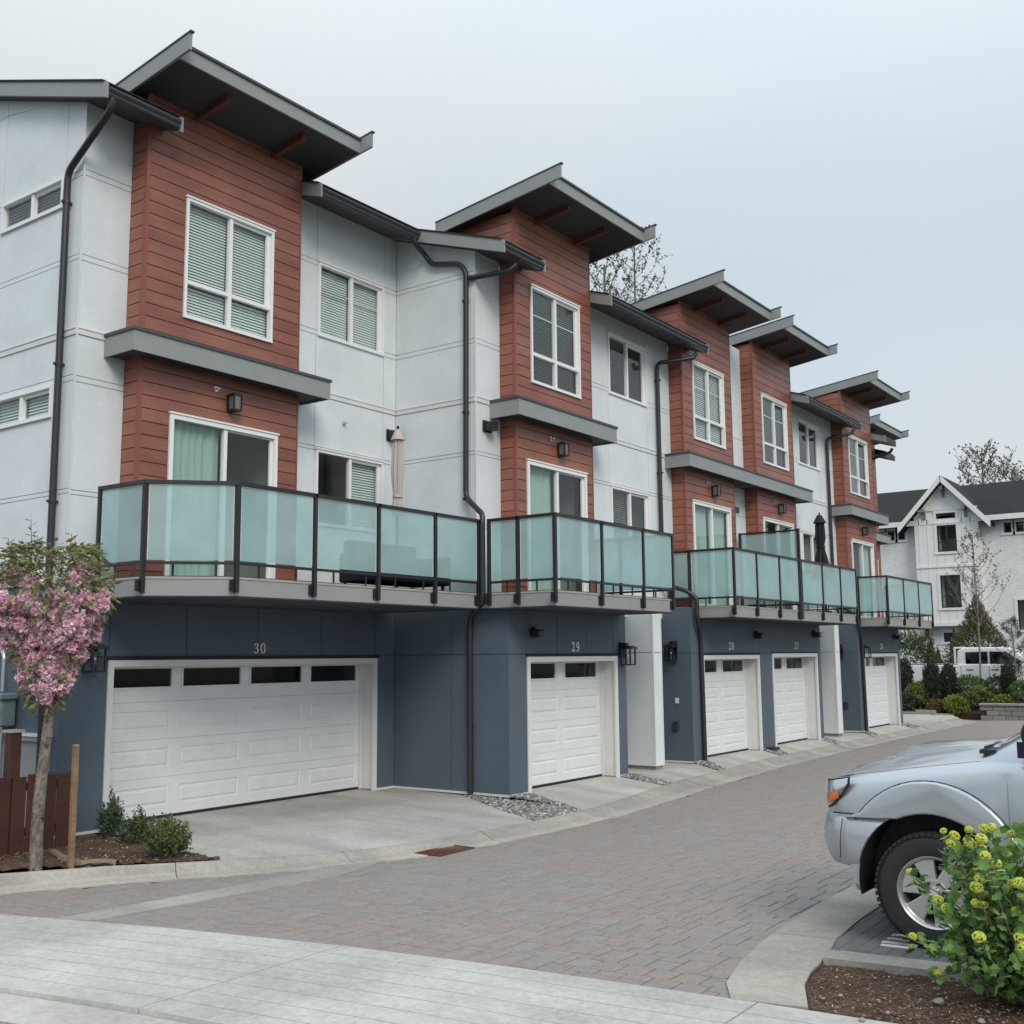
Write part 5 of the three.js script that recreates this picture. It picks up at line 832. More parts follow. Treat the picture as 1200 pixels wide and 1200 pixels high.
{
  const XS = 0.60, HW = 0.98, XC = XS + HW, ZA = 10.2, Y0 = 0.065, AX2 = 3.45, R = 0.412, WY = Y0 + R;
  const P = thing('pickup_truck', 'silver pickup truck with flared front wheel arch parked behind the flowering shrub', 'pickup truck', [XC, Y0, ZA]);
  const hw = t => t < -0.87 ? 0.5 : lerpT([[-0.87, 0.50], [-0.85, 0.68], [-0.80, 0.82], [-0.73, 0.905], [-0.62, 0.95], [-0.4, 0.972], [0, 0.98], [3, 0.98], [4.6, 0.97]], t);
  const sh = t => lerpT([[-0.87, 1.12], [-0.83, 1.165], [-0.75, 1.215], [-0.62, 1.25], [-0.4, 1.285], [-0.1, 1.335], [0.3, 1.395], [0.55, 1.42], [0.8, 1.42], [2.5, 1.40], [4.7, 1.40]], t);
  const cr = t => lerpT([[-0.87, 0.02], [-0.75, 0.05], [-0.4, 0.085], [0.3, 0.10], [0.55, 0.08], [0.9, 0.02], [4.7, 0.0]], t);
  const st = []; for (const t of [-0.87, -0.85, -0.80, -0.75, -0.68, -0.58, -0.45, -0.3, -0.15, 0, 0.15, 0.3, 0.45, 0.6, 0.9, 1.6, 2.4, 3.1, 3.9, 4.5, 4.62]) {
    const w = hw(t), s = sh(t), c = cr(t), lo = t < -0.6 ? 0.82 : 0.42, belly = t < -0.6 ? 0.82 : 0.36;
    st.push([t, [[0, belly], [w * 0.8, lo - 0.02], [w - 0.05, lo], [w - 0.012, lo + 0.05], [w, Math.max(lo + 0.1, 0.86)], [w - 0.004, s - 0.16], [w - 0.022, s - 0.075], [w - 0.06, s - 0.022], [w - 0.12, s + 0.004], [w * 0.78, s + c * 0.35], [w * 0.62, s + c * 0.62], [w * 0.5, s + c * 0.95], [w * 0.3, s + c], [0, s + c * 1.02]]]);
  }
  const arch = (z, r) => { const g = new THREE.CylinderGeometry(r, r, 0.46, 48); g.rotateZ(Math.PI / 2); g.translate(XC - HW + 0.17, WY + 0.03, z); return g; }, archR = (z, r) => { const g = arch(z, r); g.translate(2 * (HW - 0.17), 0, 0); return g; };
  const seam = (z, y0, y1) => box(XC - HW - 0.02, XC - HW + 0.012, y0, y1, z - 0.004, z + 0.004);
  let body = cut(loft(st, XC, ZA), arch(ZA, 0.545), archR(ZA, 0.545), arch(ZA + AX2, 0.53), archR(ZA + AX2, 0.53), seam(ZA + 0.54, 0.5, 1.6), seam(ZA + 1.62, 0.5, 1.6), seam(ZA + 2.55, 0.4, 1.6), box(XC - 0.82, XC + 0.82, 0.9, 2, ZA + 2.75, ZA + 4.5));
  mk('body', toCreasedNormals(body, 0.55), M.silver, P);
  // panel lines on the bonnet and raised scoop
  mk('bonnet_line', [-1, 1].map(s => { const c = []; for (let k = 0; k <= 16; k++) { const t = -0.78 + k * 0.082; c.push(new THREE.Vector3(XC + s * (hw(t) - 0.125), sh(t) + 0.004, ZA + t)); } return new THREE.TubeGeometry(new THREE.CatmullRomCurve3(c), 40, 0.0035, 5); }), M.plastic, P);
  mk('bonnet_scoop', toCreasedNormals(loft([[-0.42, [[0, 1.36], [0.3, 1.36], [0.3, 1.375], [0.26, 1.385], [0, 1.39]]], [-0.3, [[0, 1.38], [0.33, 1.38], [0.325, 1.43], [0.27, 1.447], [0, 1.452]]], [0.1, [[0, 1.42], [0.35, 1.42], [0.345, 1.47], [0.28, 1.485], [0, 1.492]]], [0.33, [[0, 1.44], [0.36, 1.44], [0.355, 1.49], [0.3, 1.505], [0, 1.512]]]], XC, ZA), 0.6), M.silver, P);
  // wheel wells
  for (const z of [ZA, ZA + AX2]) for (const sd of [0, 1]) mk('wheel_well', (() => { const g = new THREE.CylinderGeometry(0.538, 0.538, 0.375, 40, 1, true, -0.2, Math.PI + 0.4), sp = new THREE.Shape(); sp.absarc(0, 0, 0.538, -0.2, Math.PI + 0.2); const d = new THREE.ExtrudeGeometry(sp, { depth: 0.01, bevelEnabled: false, curveSegments: 30 }); g.rotateZ(Math.PI / 2); g.rotateX(0); g.translate(XC - HW + 0.197, WY + 0.03, z); d.rotateY(Math.PI / 2); d.translate(XC - HW + 0.375, WY + 0.03, z); const g2 = g.clone().translate(2 * HW - 0.46, 0, 0), d2 = d.clone().translate(2 * HW - 0.84, 0, 0); return sd ? [g2, d2] : [g, d]; })(), M.plastic, P);
  // flares
  const flare = (z, front) => { const s = new THREE.Shape(), pts = []; for (let k = 0; k <= 30; k++) { const a = Math.PI * (1.0 - k / 30) ; const q = Math.PI - (Math.PI + 0.42) * k / 30 - (front ? -0.0 : 0); pts.push([Math.cos(q) * 0.655 * (q < 0 ? 1.0 : 1), WY + 0.03 + Math.sin(q) * (q < 0 ? 0.62 : 0.735)]); } const inn = []; for (let k = 0; k <= 30; k++) { const q = Math.PI + 0.28 - (Math.PI + 0.28 + 0.42) * k / 30; inn.push([Math.cos(q) * 0.53, WY + 0.03 + Math.sin(q) * 0.53]); } if (front) { pts.unshift([-0.60, 0.965]); pts[1] = [-0.60, 0.968]; for (let k = 2; k < 8; k++) { /* follow the bumper line */ } while (pts[1][1] < 0.97) pts.splice(1, 1); inn.splice(0, inn.findIndex(p => p[1] > 0.965)); } s.setFromPoints([...pts, ...inn.reverse()].map(q => new THREE.Vector2(...q))); const g = new THREE.ExtrudeGeometry(s, { depth: 0.05, bevelEnabled: true, bevelSize: 0.016, bevelThickness: 0.03, bevelSegments: 4, curveSegments: 8 }); g.applyMatrix4(left(XC - HW + 0.045)); g.translate(0, 0, z); return toCreasedNormals(g, 0.7); };
  for (const z of [ZA, ZA + AX2]) { const g = flare(z, z === ZA), h = g.clone(); mk('wheel_flare', g, M.silver, P); { const c = []; for (let k = 0; k <= 30; k++) { const q = Math.PI * 0.80 - (Math.PI * 0.80 + 0.3) * k / 30; c.push(new THREE.Vector3(XC - HW - 0.004, WY + 0.03 + Math.sin(q) * (q < 0 ? 0.64 : 0.752), z + Math.cos(q) * 0.672)); } mk('flare_seam', new THREE.TubeGeometry(new THREE.CatmullRomCurve3(c), 60, 0.005, 5), M.plastic, P); } h.scale(-1, 1, 1); h.translate(2 * XC, 0, 0); mk('wheel_flare', flip(h.index ? h.toNonIndexed() : h), M.silver, P); }
  // wrap-round front bumper
  const plan = [[-0.50, 0.0], [-0.60, 0.006], [-0.67, 0.025], [-0.735, 0.06], [-0.80, 0.13], [-0.845, 0.23], [-0.88, 0.38], [-0.9, 0.62], [-0.91, HW]], full = [...plan, ...plan.slice(0, -1).reverse().map(([t, w]) => [t, 2 * HW - w])];
  const prof = t => [[-0.10, 0.985], [-0.03, 0.975], [0.0, 0.955], [0.018, 0.90], [0.026, 0.82], [0.020, 0.73], [0.0, 0.66], [-0.04, 0.60 - 0.05 * 0], [-0.12, 0.575]];
  const rows = full.map(([t, w], i) => { const a = full[Math.max(0, i - 1)], b = full[Math.min(full.length - 1, i + 1)]; let nx = -(b[0] - a[0]), nz = (b[1] - a[1]), L = Math.hypot(nx, nz); const ox = -Math.abs(a[0] - b[0]) / L * (i < plan.length ? 1 : -1), oz = -Math.abs(a[1] - b[1]) / L; const end = i === 0 || i === full.length - 1; return prof(t).map(([o, y]) => [XS + w + ox * o, y, ZA + (end ? -Math.sqrt(Math.max(0, 0.548 * 0.548 - (y - WY - 0.03) ** 2)) : t + oz * o)]); });
  mk('front_bumper', gridSurf(rows), M.silver, P);
  mk('bumper_seam', [tube([[XS - 0.028, 0.95, ZA - 0.63], [XS - 0.03, 0.82, ZA - 0.655], [XS - 0.022, 0.66, ZA - 0.66]], 0.004, 5), rail([XS - 0.008, 0.983, ZA - 0.5], [XS + 0.03, 0.983, ZA - 0.72], 0.012, 0.01)], M.plastic, P);
  mk('bumper_valance', [box(XS + 0.05, XS + 0.3, 0.46, 0.62, ZA - 0.58, ZA - 0.535)], M.plastic, P);
  const fog = (() => { const g = new THREE.SphereGeometry(0.07, 20, 12); g.scale(0.35, 1, 0.75); g.rotateY(-0.75); g.translate(XS + 0.15, 0.80, ZA - 0.815); return g; })(); mk('fog_light', fog, M.chrome, P);
  mk('grille', [box(XC - 0.5, XC + 0.5, 0.98, 1.06, ZA - 0.9, ZA - 0.83)], M.chrome, P);
  // headlight: reflector, amber indicator and clear lens on the front corner
  const patch = (t0, t1, lo, hi, off, n = 14) => { const r = []; for (let k = 0; k <= n; k++) { const f = k / n, t = t0 + (t1 - t0) * f, w = hw(t) + off; r.push([[XC - w, lo(f), ZA + t - off * 0.6], [XC - w, (lo(f) + hi(f)) / 2, ZA + t - off * 0.6], [XC - w + 0.012, hi(f), ZA + t - off * 0.6]]); } return gridSurf(r); };
  const hb = f => 1.0 + 0.20 * Math.pow(f, 1.8), ht = f => 1.19 + 0.055 * f;
  const H = mk('headlight', patch(-0.853, -0.575, f => hb(f) - 0.012, f => ht(f) + 0.012, 0.004), M.plastic, P);
  mk('reflector', patch(-0.848, -0.59, hb, ht, 0.009), M.chrome, H); mk('indicator', patch(-0.80, -0.665, f => 1.025 + 0.07 * f, f => 1.115 + 0.05 * f, 0.014), M.amber, H); mk('lens', patch(-0.85, -0.582, hb, ht, 0.02), M.lens, H);
  // cab
  const cab = [[0.34, 1.40, 1.44, 0.86, 0.83], [0.75, 1.40, 1.68, 0.93, 0.79], [1.18, 1.38, 1.86, 0.945, 0.74], [1.5, 1.38, 1.90, 0.945, 0.73], [2.1, 1.38, 1.90, 0.945, 0.73], [2.42, 1.38, 1.87, 0.945, 0.73], [2.68, 1.38, 1.44, 0.93, 0.85]].map(([t, b, h, wb, wt]) => [t, [[0, b], [wb, b], [wb + (wt - wb) * 0.5, (b + h) / 2], [wt + 0.02, h - 0.06], [wt - 0.06, h - 0.01], [wt * 0.5, h + 0.01], [0, h + 0.015]]]);
  const hollow = cab.slice(1, -1).map(([t, h]) => [t, h.map(([w, y], j) => [Math.max(0, w - 0.05), j < 2 ? 1.425 : y - 0.05])]), prismX = q => { const g = new THREE.ExtrudeGeometry(new THREE.Shape(q.map(v => new THREE.Vector2(...v))), { depth: 2.6, bevelEnabled: false }); g.applyMatrix4(new THREE.Matrix4().set(0, 0, 1, XC - 1.3, 0, 1, 0, 0, 1, 0, 0, ZA, 0, 0, 0, 1)); return flip(g.index ? g.toNonIndexed() : g); };
  mk('cab', toCreasedNormals(cut(loft(cab, XC, ZA), loft(hollow, XC, ZA), prismX([[0.8, 1.46], [1.2, 1.78], [1.56, 1.82], [1.56, 1.46]]), prismX([[1.66, 1.46], [1.66, 1.82], [2.3, 1.8], [2.42, 1.46]])), 0.6), M.silver, P);
  mk('cabin_trim', [box(XC - 0.86, XC + 0.86, 1.426, 1.432, ZA + 0.76, ZA + 2.4), rbox(XC - 0.62, XC - 0.14, 1.43, 1.72, ZA + 1.5, ZA + 1.62, 0.04), rbox(XC + 0.14, XC + 0.62, 1.43, 1.72, ZA + 1.5, ZA + 1.62, 0.04)], M.seat, P);
  const sideGlass = (t0, t1) => { const f = t => { let i = 0; while (i < cab.length - 2 && cab[i + 1][0] < t) i++; const k = (t - cab[i][0]) / (cab[i + 1][0] - cab[i][0]); return cab[i][1].map((p, j) => [p[0] + (cab[i + 1][1][j][0] - p[0]) * k, p[1] + (cab[i + 1][1][j][1] - p[1]) * k]); }; const r = []; for (let k = 0; k <= 12; k++) { const t = t0 + (t1 - t0) * k / 12, s = f(t), lo = s[1], hi = s[3], y0 = 1.455, y1 = hi[1] - 0.03, x = y => lo[0] + (hi[0] - lo[0]) * (y - lo[1]) / Math.max(0.01, hi[1] - lo[1]); if (y1 < y0 + 0.005) continue; r.push([0, 0.5, 1].map(q => { const y = y0 + (y1 - y0) * q; return [XC - x(y) - 0.008, y, ZA + t]; })); } return gridSurf(r); };
  mk('side_window', sideGlass(0.66, 1.56), M.tint, P); mk('side_window', sideGlass(1.66, 2.48), M.tint, P);
  mk('windscreen', gridSurf([[0.42, 1.475, 0.78], [0.78, 1.70, 0.74], [1.14, 1.865, 0.68]].map(([t, y, w]) => [-1, -0.5, 0, 0.5, 1].map(k => [XC + k * w, y + 0.02 + 0.01 * (1 - k * k), ZA + t - 0.05 * (1 - k * k) + 0.01]))), M.tint, P);
  mk('wiper_cowl', [box(XC - 0.8, XC + 0.8, 1.455, 1.485, ZA + 0.33, ZA + 0.44), bar([XC - 0.75, 1.5, ZA + 0.36], [XC - 0.1, 1.49, ZA + 0.34], 0.014)], M.plastic, P);
  for (const s of [-1, 1]) mk('mirror', [(() => { const g = new THREE.SphereGeometry(0.1, 20, 14); g.scale(0.85, 1.05, 0.75); g.translate(XC + s * (HW + 0.115), 1.615, ZA + 0.75); return g; })(), bar([XC + s * (HW - 0.06), 1.5, ZA + 0.74], [XC + s * (HW + 0.1), 1.56, ZA + 0.76], 0.06, 0.12), box(XC + s * (HW - 0.02) - 0.02, XC + s * (HW - 0.02) + 0.02, 1.45, 1.56, ZA + 0.62, ZA + 0.84)], M.plastic, P);
  mk('rear_bumper', [rbox(XC - 0.95, XC + 0.95, 0.55, 0.78, ZA + 4.6, ZA + 4.76, 0.04, 2)], M.chrome, P);
  for (const z of [ZA, ZA + AX2]) { wheelAt(P, XS + 0.10, WY, z, R, -1); wheelAt(P, 2 * XC - XS - 0.10, WY, z, R, 1); }
}
/* ---------- flowering shrub in the soil bed ---------- */
{
  const r = rng(909), c = new THREE.Vector3(-0.42, laneY(11.05), 11.05), P = thing('flowering_shrub', 'leafy green shrub with round yellow green flower heads beside the silver pickup', 'shrub', c.toArray());
  // three-lobed leaf
  const lob = (s => { const o = [[0, 0], [0.018, 0.012], [0.042, 0.028], [0.030, 0.045], [0.036, 0.062], [0.016, 0.062], [0, 0.085], [-0.016, 0.062], [-0.036, 0.062], [-0.030, 0.045], [-0.042, 0.028], [-0.018, 0.012]], P2 = [], m = [0, 0.04, 0.004]; for (let i = 0; i < 12; i++) { const a = o[i], b = o[(i + 1) % 12]; P2.push(...m, a[0], a[1], -0.12 * Math.abs(a[0]) - 0.6 * a[1] * a[1], b[0], b[1], -0.12 * Math.abs(b[0]) - 0.6 * b[1] * b[1]); } const g = new THREE.BufferGeometry(); g.setAttribute('position', new THREE.Float32BufferAttribute(P2, 3)); g.computeVertexNormals(); return g; })();
  const tones = [[0.10, 0.21, 0.045], [0.125, 0.25, 0.05], [0.16, 0.29, 0.06], [0.08, 0.175, 0.045], [0.20, 0.32, 0.075]], geos = tones.map(t => prep(colour(lob.clone(), t))), stems = [], rest = [], heads = [];
  const ends = []; for (let i = 0; i < 130; i++) { const a = r() * 6.283, rr = 0.62 * Math.sqrt(r()), h = 0.2 + 0.95 * r() * (1 - 0.35 * rr); const e = c.clone().add(new THREE.Vector3(rr * Math.cos(a), h, rr * Math.sin(a))), s = c.clone().add(new THREE.Vector3(0.07 * (r() - 0.5), -0.02, 0.07 * (r() - 0.5))), m = s.clone().lerp(e, 0.5).add(new THREE.Vector3(0, -0.03, 0)); stems.push(limb([s, m, e], 0.007, 0.003, 5)); ends.push([s, m, e]); }
  // arching twigs that reach out over the kerb
  for (const [dx, dy, dz] of [[0.06, 0.66, -0.72], [-0.1, 0.28, -0.62], [0.25, 0.85, -0.4], [-0.35, 0.55, -0.4], [0.05, 0.95, -0.1], [0.2, 0.2, -0.45], [-0.25, 0.15, -0.5], [0.12, 0.5, -0.6], [-0.3, 0.35, -0.62]]) { const e = c.clone().add(new THREE.Vector3(dx, dy, dz)), s = c.clone(), m = s.clone().lerp(e, 0.55).add(new THREE.Vector3(0, 0.12, 0)); stems.push(limb([s, m, e], 0.007, 0.003, 5)); ends.push([s, m, e]); }
  let n = 0; const put = (pos, dir, k, s) => { if (n < 300) { const m = new THREE.Mesh(geos[k], M.veg); m.name = 'leaf'; m.position.copy(pos).sub(c); m.quaternion.setFromUnitVectors(Y1, dir.normalize()); m.rotateY(r() * 6); m.scale.setScalar(s); m.castShadow = m.receiveShadow = true; P.add(m); n++; } else { const g = geos[k].clone(); aim(g, dir, r() * 6, pos, s); rest.push(g); } };
  const spots = []; for (const [s, m, e] of ends) for (let k = 0; k < 42; k++) { const t = 0.25 + 0.78 * (k / 42), p = t < 0.5 ? s.clone().lerp(m, t * 2) : m.clone().lerp(e, t * 2 - 1), d = sph(r); d.y = Math.abs(d.y) * 0.4 - 0.25; spots.push([p.addScaledVector(sph(r), 0.05), d]); }
  spots.sort((a, b) => a[0].distanceTo(EYE) - b[0].distanceTo(EYE)); for (const [p, d] of spots) put(p, d, Math.floor(r() * 5), 0.45 + 0.5 * r());
  mk('stems', stems, M.twig, P); mk('foliage', rest, M.veg, P).userData.kind = 'stuff';
  const hg = [0, 1, 2].map(q => { const k = rng(70 + q), gs = []; for (let i = 0; i < 130; i++) { const d = sph(k); d.y = d.y * 0.85 + 0.1; const g = new THREE.IcosahedronGeometry(0.0045 + 0.0025 * k(), 0); g.deleteAttribute('uv'); g.translate(d.x * 0.028, d.y * 0.026, d.z * 0.028); gs.push(colour(g, [[0.46, 0.50, 0.07], [0.40, 0.47, 0.07], [0.54, 0.55, 0.11]][Math.floor(k() * 3)], 0.85 + 0.3 * k())); } return merge(gs); });
  ends.forEach(([s, m, e], i) => { if (r() < 0.7) { const k = new THREE.Mesh(hg[i % 3], M.flower || (M.flower = new THREE.MeshStandardMaterial({ vertexColors: true, roughness: 0.8 }))); k.name = 'flower_head'; k.position.copy(e).sub(c).add(new THREE.Vector3(0, 0.025, 0)); k.rotation.set((r() - 0.5) * 0.8, r() * 6, (r() - 0.5) * 0.8); k.scale.setScalar(0.7 + 0.5 * r()); k.castShadow = k.receiveShadow = true; P.add(k); } });
}
{ // stones and bark chips on the soil
  const r = rng(313), R = [[1100, 1170, 0.03], [1010, 1190, 0.018], [985, 1160, 0.014], [1150, 1195, 0.02], [1040, 1182, 0.012]];
  R.forEach(([px, py, s], i) => { const p = atY(px, py, 0.13), g = new THREE.IcosahedronGeometry(s, 1), q = g.attributes.position; for (let k = 0; k < q.count; k++) { const f = 0.85 + 0.3 * hash(Math.round(q.getX(k) * 4000), Math.round(q.getZ(k) * 4000 + q.getY(k) * 900), 3); q.setXYZ(k, q.getX(k) * f * 1.4, q.getY(k) * f * 0.7, q.getZ(k) * f); } g.translate(p.x, laneY(p.z) + 0.03, p.z); tag(mk('stone', toFlat(g), M.block[2]), ['largest pale stone on the soil, close to the shrub stems', 'pale stone on the soil near the sidewalk slab', 'small pale stone on the soil near the curved concrete edge', 'pale stone at the foot of the shrub, nearest the sidewalk', 'smallest pale stone in the middle of the open soil'][i], 'stone', 'pale stones on the soil bed'); });
  const chips = []; for (let i = 0; i < 3200; i++) { const x = -1.15 + 1.05 * r(), z = 9.72 + 3.2 * r(); if (z < 9.72 + 0.25 * Math.max(0, -x - 0.5)) continue; const g = new THREE.BoxGeometry(0.008 + 0.02 * r() * r(), 0.003, 0.004 + 0.007 * r()); g.rotateZ((r() - 0.5) * 0.9); g.rotateY(r() * 6); g.translate(x, laneY(z) + 0.012 + 0.012 * r(), z); chips.push(colour(g.toNonIndexed(), r() < 0.15 ? [0.42, 0.36, 0.28] : r() < 0.5 ? [0.2, 0.13, 0.085] : [0.11, 0.075, 0.055], 0.7 + 0.6 * r())); }
  const m = mk('bark_mulch', chips, M.rock); m.userData.kind = 'stuff'; tag(m, 'bark chips scattered over the soil beside the shrub', 'mulch');
  const ch2 = []; for (let i = 0; i < 900; i++) { const x = -2.6 + 3.1 * r(), z = 0.3 + 2.4 * r(); if (z > lerpT(KI, x) - 0.05) continue; const g = new THREE.BoxGeometry(0.012 + 0.03 * r(), 0.004, 0.006 + 0.012 * r()); g.rotateZ((r() - 0.5) * 0.9); g.rotateY(r() * 6); g.translate(x, bedY(x, z) + 0.012, z); ch2.push(colour(g.toNonIndexed(), r() < 0.2 ? [0.45, 0.36, 0.26] : [0.19, 0.12, 0.08], 0.7 + 0.6 * r())); }
  const m2 = mk('bark_mulch', ch2, M.rock); m2.userData.kind = 'stuff'; tag(m2, 'bark chips scattered in the bed below the cherry tree', 'mulch');
}
/* ---------- closed patio umbrellas ---------- */
function umbrella(label, x, z, y0, y1, w, mat, black) {
  const P = thing('patio_umbrella', label, 'umbrella', [x, 3.19, z], 'closed patio umbrellas'), n = 48, rows = [], H = y1 - y0;
  for (const [f, s] of black ? [[0, 1.0], [0.25, 0.72], [0.42, 0.42], [0.5, 0.36], [0.62, 0.5], [0.8, 0.46], [0.86, 0.42]] : [[0, 0.42], [0.1, 0.52], [0.16, 0.42], [0.2, 0.36], [0.26, 0.42], [0.45, 0.58], [0.7, 0.52], [0.86, 0.42]]) { const row = []; for (let k = 0; k < n; k++) { const a = 2 * Math.PI * k / n, q = w * s * (0.8 + 0.2 * Math.cos(8 * a + f * 2)); row.push([x + q * Math.cos(a), y0 + f * H, z + q * Math.sin(a)]); } rows.push(row); }
  mk('canopy', gridSurf(rows, true), mat, P); const cap = new THREE.CylinderGeometry(w * 0.22, w * 0.62, H * 0.12, 16, 1); cap.translate(x, y0 + H * 0.91, z); mk('cap', cap, mat, P); mk('pole', [cyl(x, 3.19, y1 - 0.02, z, 0.02)], M.black, P); mk('base', [cyl(x, 3.19, 3.28, z, 0.24, 0.2, 20)], M.black, P);
  mk('tie', [cyl(x, y0 + H * (black ? 0.47 : 0.2), y0 + H * (black ? 0.5 : 0.225), z, w * 0.42, w * 0.42, 20)], mat, P); mk('finial', (() => { const g = new THREE.SphereGeometry(0.025, 10, 8); g.translate(x, y1, z); return g; })(), M.black, P);
}
umbrella('closed pale pink patio umbrella on the long balcony of number 30', 5.18, 0.9, 4.45, 5.9, 0.19, M.fabric, false);
umbrella('closed black patio umbrella on the balcony of number 27', 19.3, 2.7, 4.1, 5.78, 0.27, M.fabricDark, true);

{ // sofa that shows dimly through the frosted panes
  const P = thing('patio_sofa', 'dark patio sofa behind the frosted glass of the long balcony', 'sofa', [4.7, 3.19, 1.2]);
  mk('seat', [rbox(3.95, 5.45, 3.3, 3.55, 0.95, 1.7, 0.05, 2)], M.fabricDark, P); mk('backrest', [rbox(3.95, 5.45, 3.5, 3.95, 0.9, 1.1, 0.05, 2)], M.fabricDark, P);
  for (const x of [3.85, 5.45]) mk('armrest', [rbox(x, x + 0.12, 3.3, 3.75, 0.92, 1.7, 0.04, 2)], M.fabricDark, P); for (const x of [3.95, 5.45]) for (const z of [0.98, 1.62]) mk('leg', [box(x - 0.02, x + 0.02, 3.19, 3.3, z - 0.02, z + 0.02)], M.black, P);
}
/* ---------- end of the lane: bed, retaining wall, planting ---------- */
struct('far_terrace', [slab([[34.5, -40], [140, -40], [140, 60], [34.5, 60]], 0.42, -0.35)], M.asphalt);
struct('shrub_bed', [slab([[33.2, -3], [38, -3], [38, 12], [32.9, 12], [32.9, 3.2], [33.6, 1.6]], (x, z) => x > 34 ? 0.45 : 0.1, -0.35)], M.soil);
{ const P = thing('retaining_wall', 'low grey block retaining wall at the end of the lane', 'wall', [32.5, -0.1, 6]);
  mk('core', [box(32.6, 32.95, -0.3, 0.36, 3.25, 12)], M.joint, P); const r = rng(44);
  for (let k = 0; k < 3; k++) for (let i = 0; i < 22; i++) { const z = 3.25 + i * 0.4 + (k % 2) * 0.2; mk('block', [rbox(32.54 + 0.01 * r(), 32.7, -0.12 + k * 0.17, 0.04 + k * 0.17, z + 0.005, z + 0.395, 0.015)], M.block[Math.floor(r() * 3)], P); }
  for (let i = 0; i < 15; i++) { const z = 3.22 + i * 0.6; mk('cap_stone', [rbox(32.48, 32.98, 0.39, 0.46, z + 0.004, z + 0.596, 0.012)], M.block[2], P); } }
function foliageBlob(P, name, c, rx, ry, rz, n, tones, seed, lw, ll, up = 0.2, shape = 1) { const r = rng(seed), lf = leafGeo(lw, ll, 0.2), L = []; for (let i = 0; i < n; i++) { const d = sph(r), q = Math.pow(0.35 + 0.65 * r(), 0.6), lump = 0.72 + 0.5 * fbm(d.x * 0.5 + 0.5, d.y * 0.5 + d.z * 0.25 + 0.5, 6, 6, 2, seed), p = new THREE.Vector3(c[0] + d.x * rx * q * lump * (shape ? 1 : Math.max(0.12, 0.62 - 0.55 * d.y)), c[1] + d.y * ry * q * (shape ? lump : 1), c[2] + d.z * rz * q * lump * (shape ? 1 : Math.max(0.12, 0.62 - 0.55 * d.y))); const v = d.clone().add(sph(r).multiplyScalar(0.8)); v.y += up; L.push(colour(aim(lf.clone(), v, r() * 6, p, 0.7 + 0.6 * r()), tones[Math.floor(r() * tones.length)], 0.7 + 0.6 * r())); } const m = mk(name, L, M.veg, P); m.userData.kind = 'stuff'; return m; }
function shrub(name, label, cat, px, py, X, w, h, tones, seed, n, o = {}) { const b = atX(px, py, X), P = thing(name, label, cat, [b.x, b.y, b.z], o.group); mk('stem', limb([[b.x, b.y - 0.4, b.z], [b.x, b.y + h * 0.4, b.z]], 0.05, 0.02, 6), M.twig, P); foliageBlob(P, 'foliage', [b.x, b.y + h * 0.5, b.z], w / 2, h / 2, w / 2, n, tones, seed, o.lw || 0.05, o.ll || 0.09, o.up || 0.2, o.cone ? 0 : 1); return P; }
const dk = [[0.018, 0.035, 0.02], [0.026, 0.045, 0.024], [0.03, 0.055, 0.03]], yg = [[0.22, 0.26, 0.03], [0.28, 0.30, 0.04], [0.15, 0.2, 0.03]], mg = [[0.06, 0.11, 0.03], [0.09, 0.15, 0.04], [0.12, 0.19, 0.05]], rd = [[0.16, 0.09, 0.04], [0.2, 0.12, 0.05], [0.1, 0.1, 0.04]];
[['arborvitae', 'dark narrow evergreen at the rear wheel of the white pickup', 'evergreen', 1093, 822, 34.0, 0.62, 1.5, dk, 1, 2200, { up: 1.6 }], ['arborvitae', 'dark narrow evergreen in front of the white pickup door', 'evergreen', 1113, 822, 34.2, 0.6, 1.35, dk, 2, 2200, { up: 1.6 }], ['arborvitae', 'dark narrow evergreen beside the block retaining wall', 'evergreen', 1183, 818, 34.2, 0.5, 1.25, dk, 3, 2000, { up: 1.6 }], ['arborvitae', 'brown green evergreen hiding the tail of the white pickup', 'evergreen', 1063, 820, 34.4, 0.5, 1.5, [[0.05, 0.045, 0.03], [0.035, 0.045, 0.025]], 4, 1800, { up: 1.6 }]].forEach(a => shrub(...a));
[['low_shrub', 'bright yellow green shrub at the front of the far bed', 'shrub', 1122, 836, 33.2, 0.85, 0.62, yg, 11, 2200], ['low_shrub', 'fresh green shrub right of the bright yellow one', 'shrub', 1136, 829, 33.4, 0.6, 0.55, mg, 12, 1600], ['low_shrub', 'yellow green shrub above the bed edge stones', 'shrub', 1148, 823, 34, 0.9, 0.55, yg.concat(mg), 13, 1700], ['low_shrub', 'wide green shrub under the white pickup door', 'shrub', 1135, 812, 34.6, 1.1, 0.6, mg, 14, 1800], ['low_shrub', 'green shrub near the front wheel of the white pickup', 'shrub', 1168, 816, 34.4, 0.9, 0.7, mg, 15, 1700], ['low_shrub', 'small reddish shrub in the far bed', 'shrub', 1100, 834, 33.4, 0.8, 0.4, rd, 16, 1300], ['low_shrub', 'dull green shrub at the left end of the far bed', 'shrub', 1062, 834, 33.6, 0.7, 0.7, mg.concat(dk), 17, 1500], ['low_shrub', 'green and straw coloured shrub between the dark evergreens', 'shrub', 1078, 824, 34, 0.9, 0.8, mg.concat(yg), 18, 1700], ['low_shrub', 'small yellow shrub on top of the retaining wall', 'shrub', 1176, 825, 33.6, 0.6, 0.3, yg, 19, 900], ['low_shrub', 'green shrub at the right end above the retaining wall', 'shrub', 1197, 822, 33.8, 0.7, 0.7, mg, 20, 1200]].forEach(a => shrub(...a, { group: 'shrubs in the far bed' }));
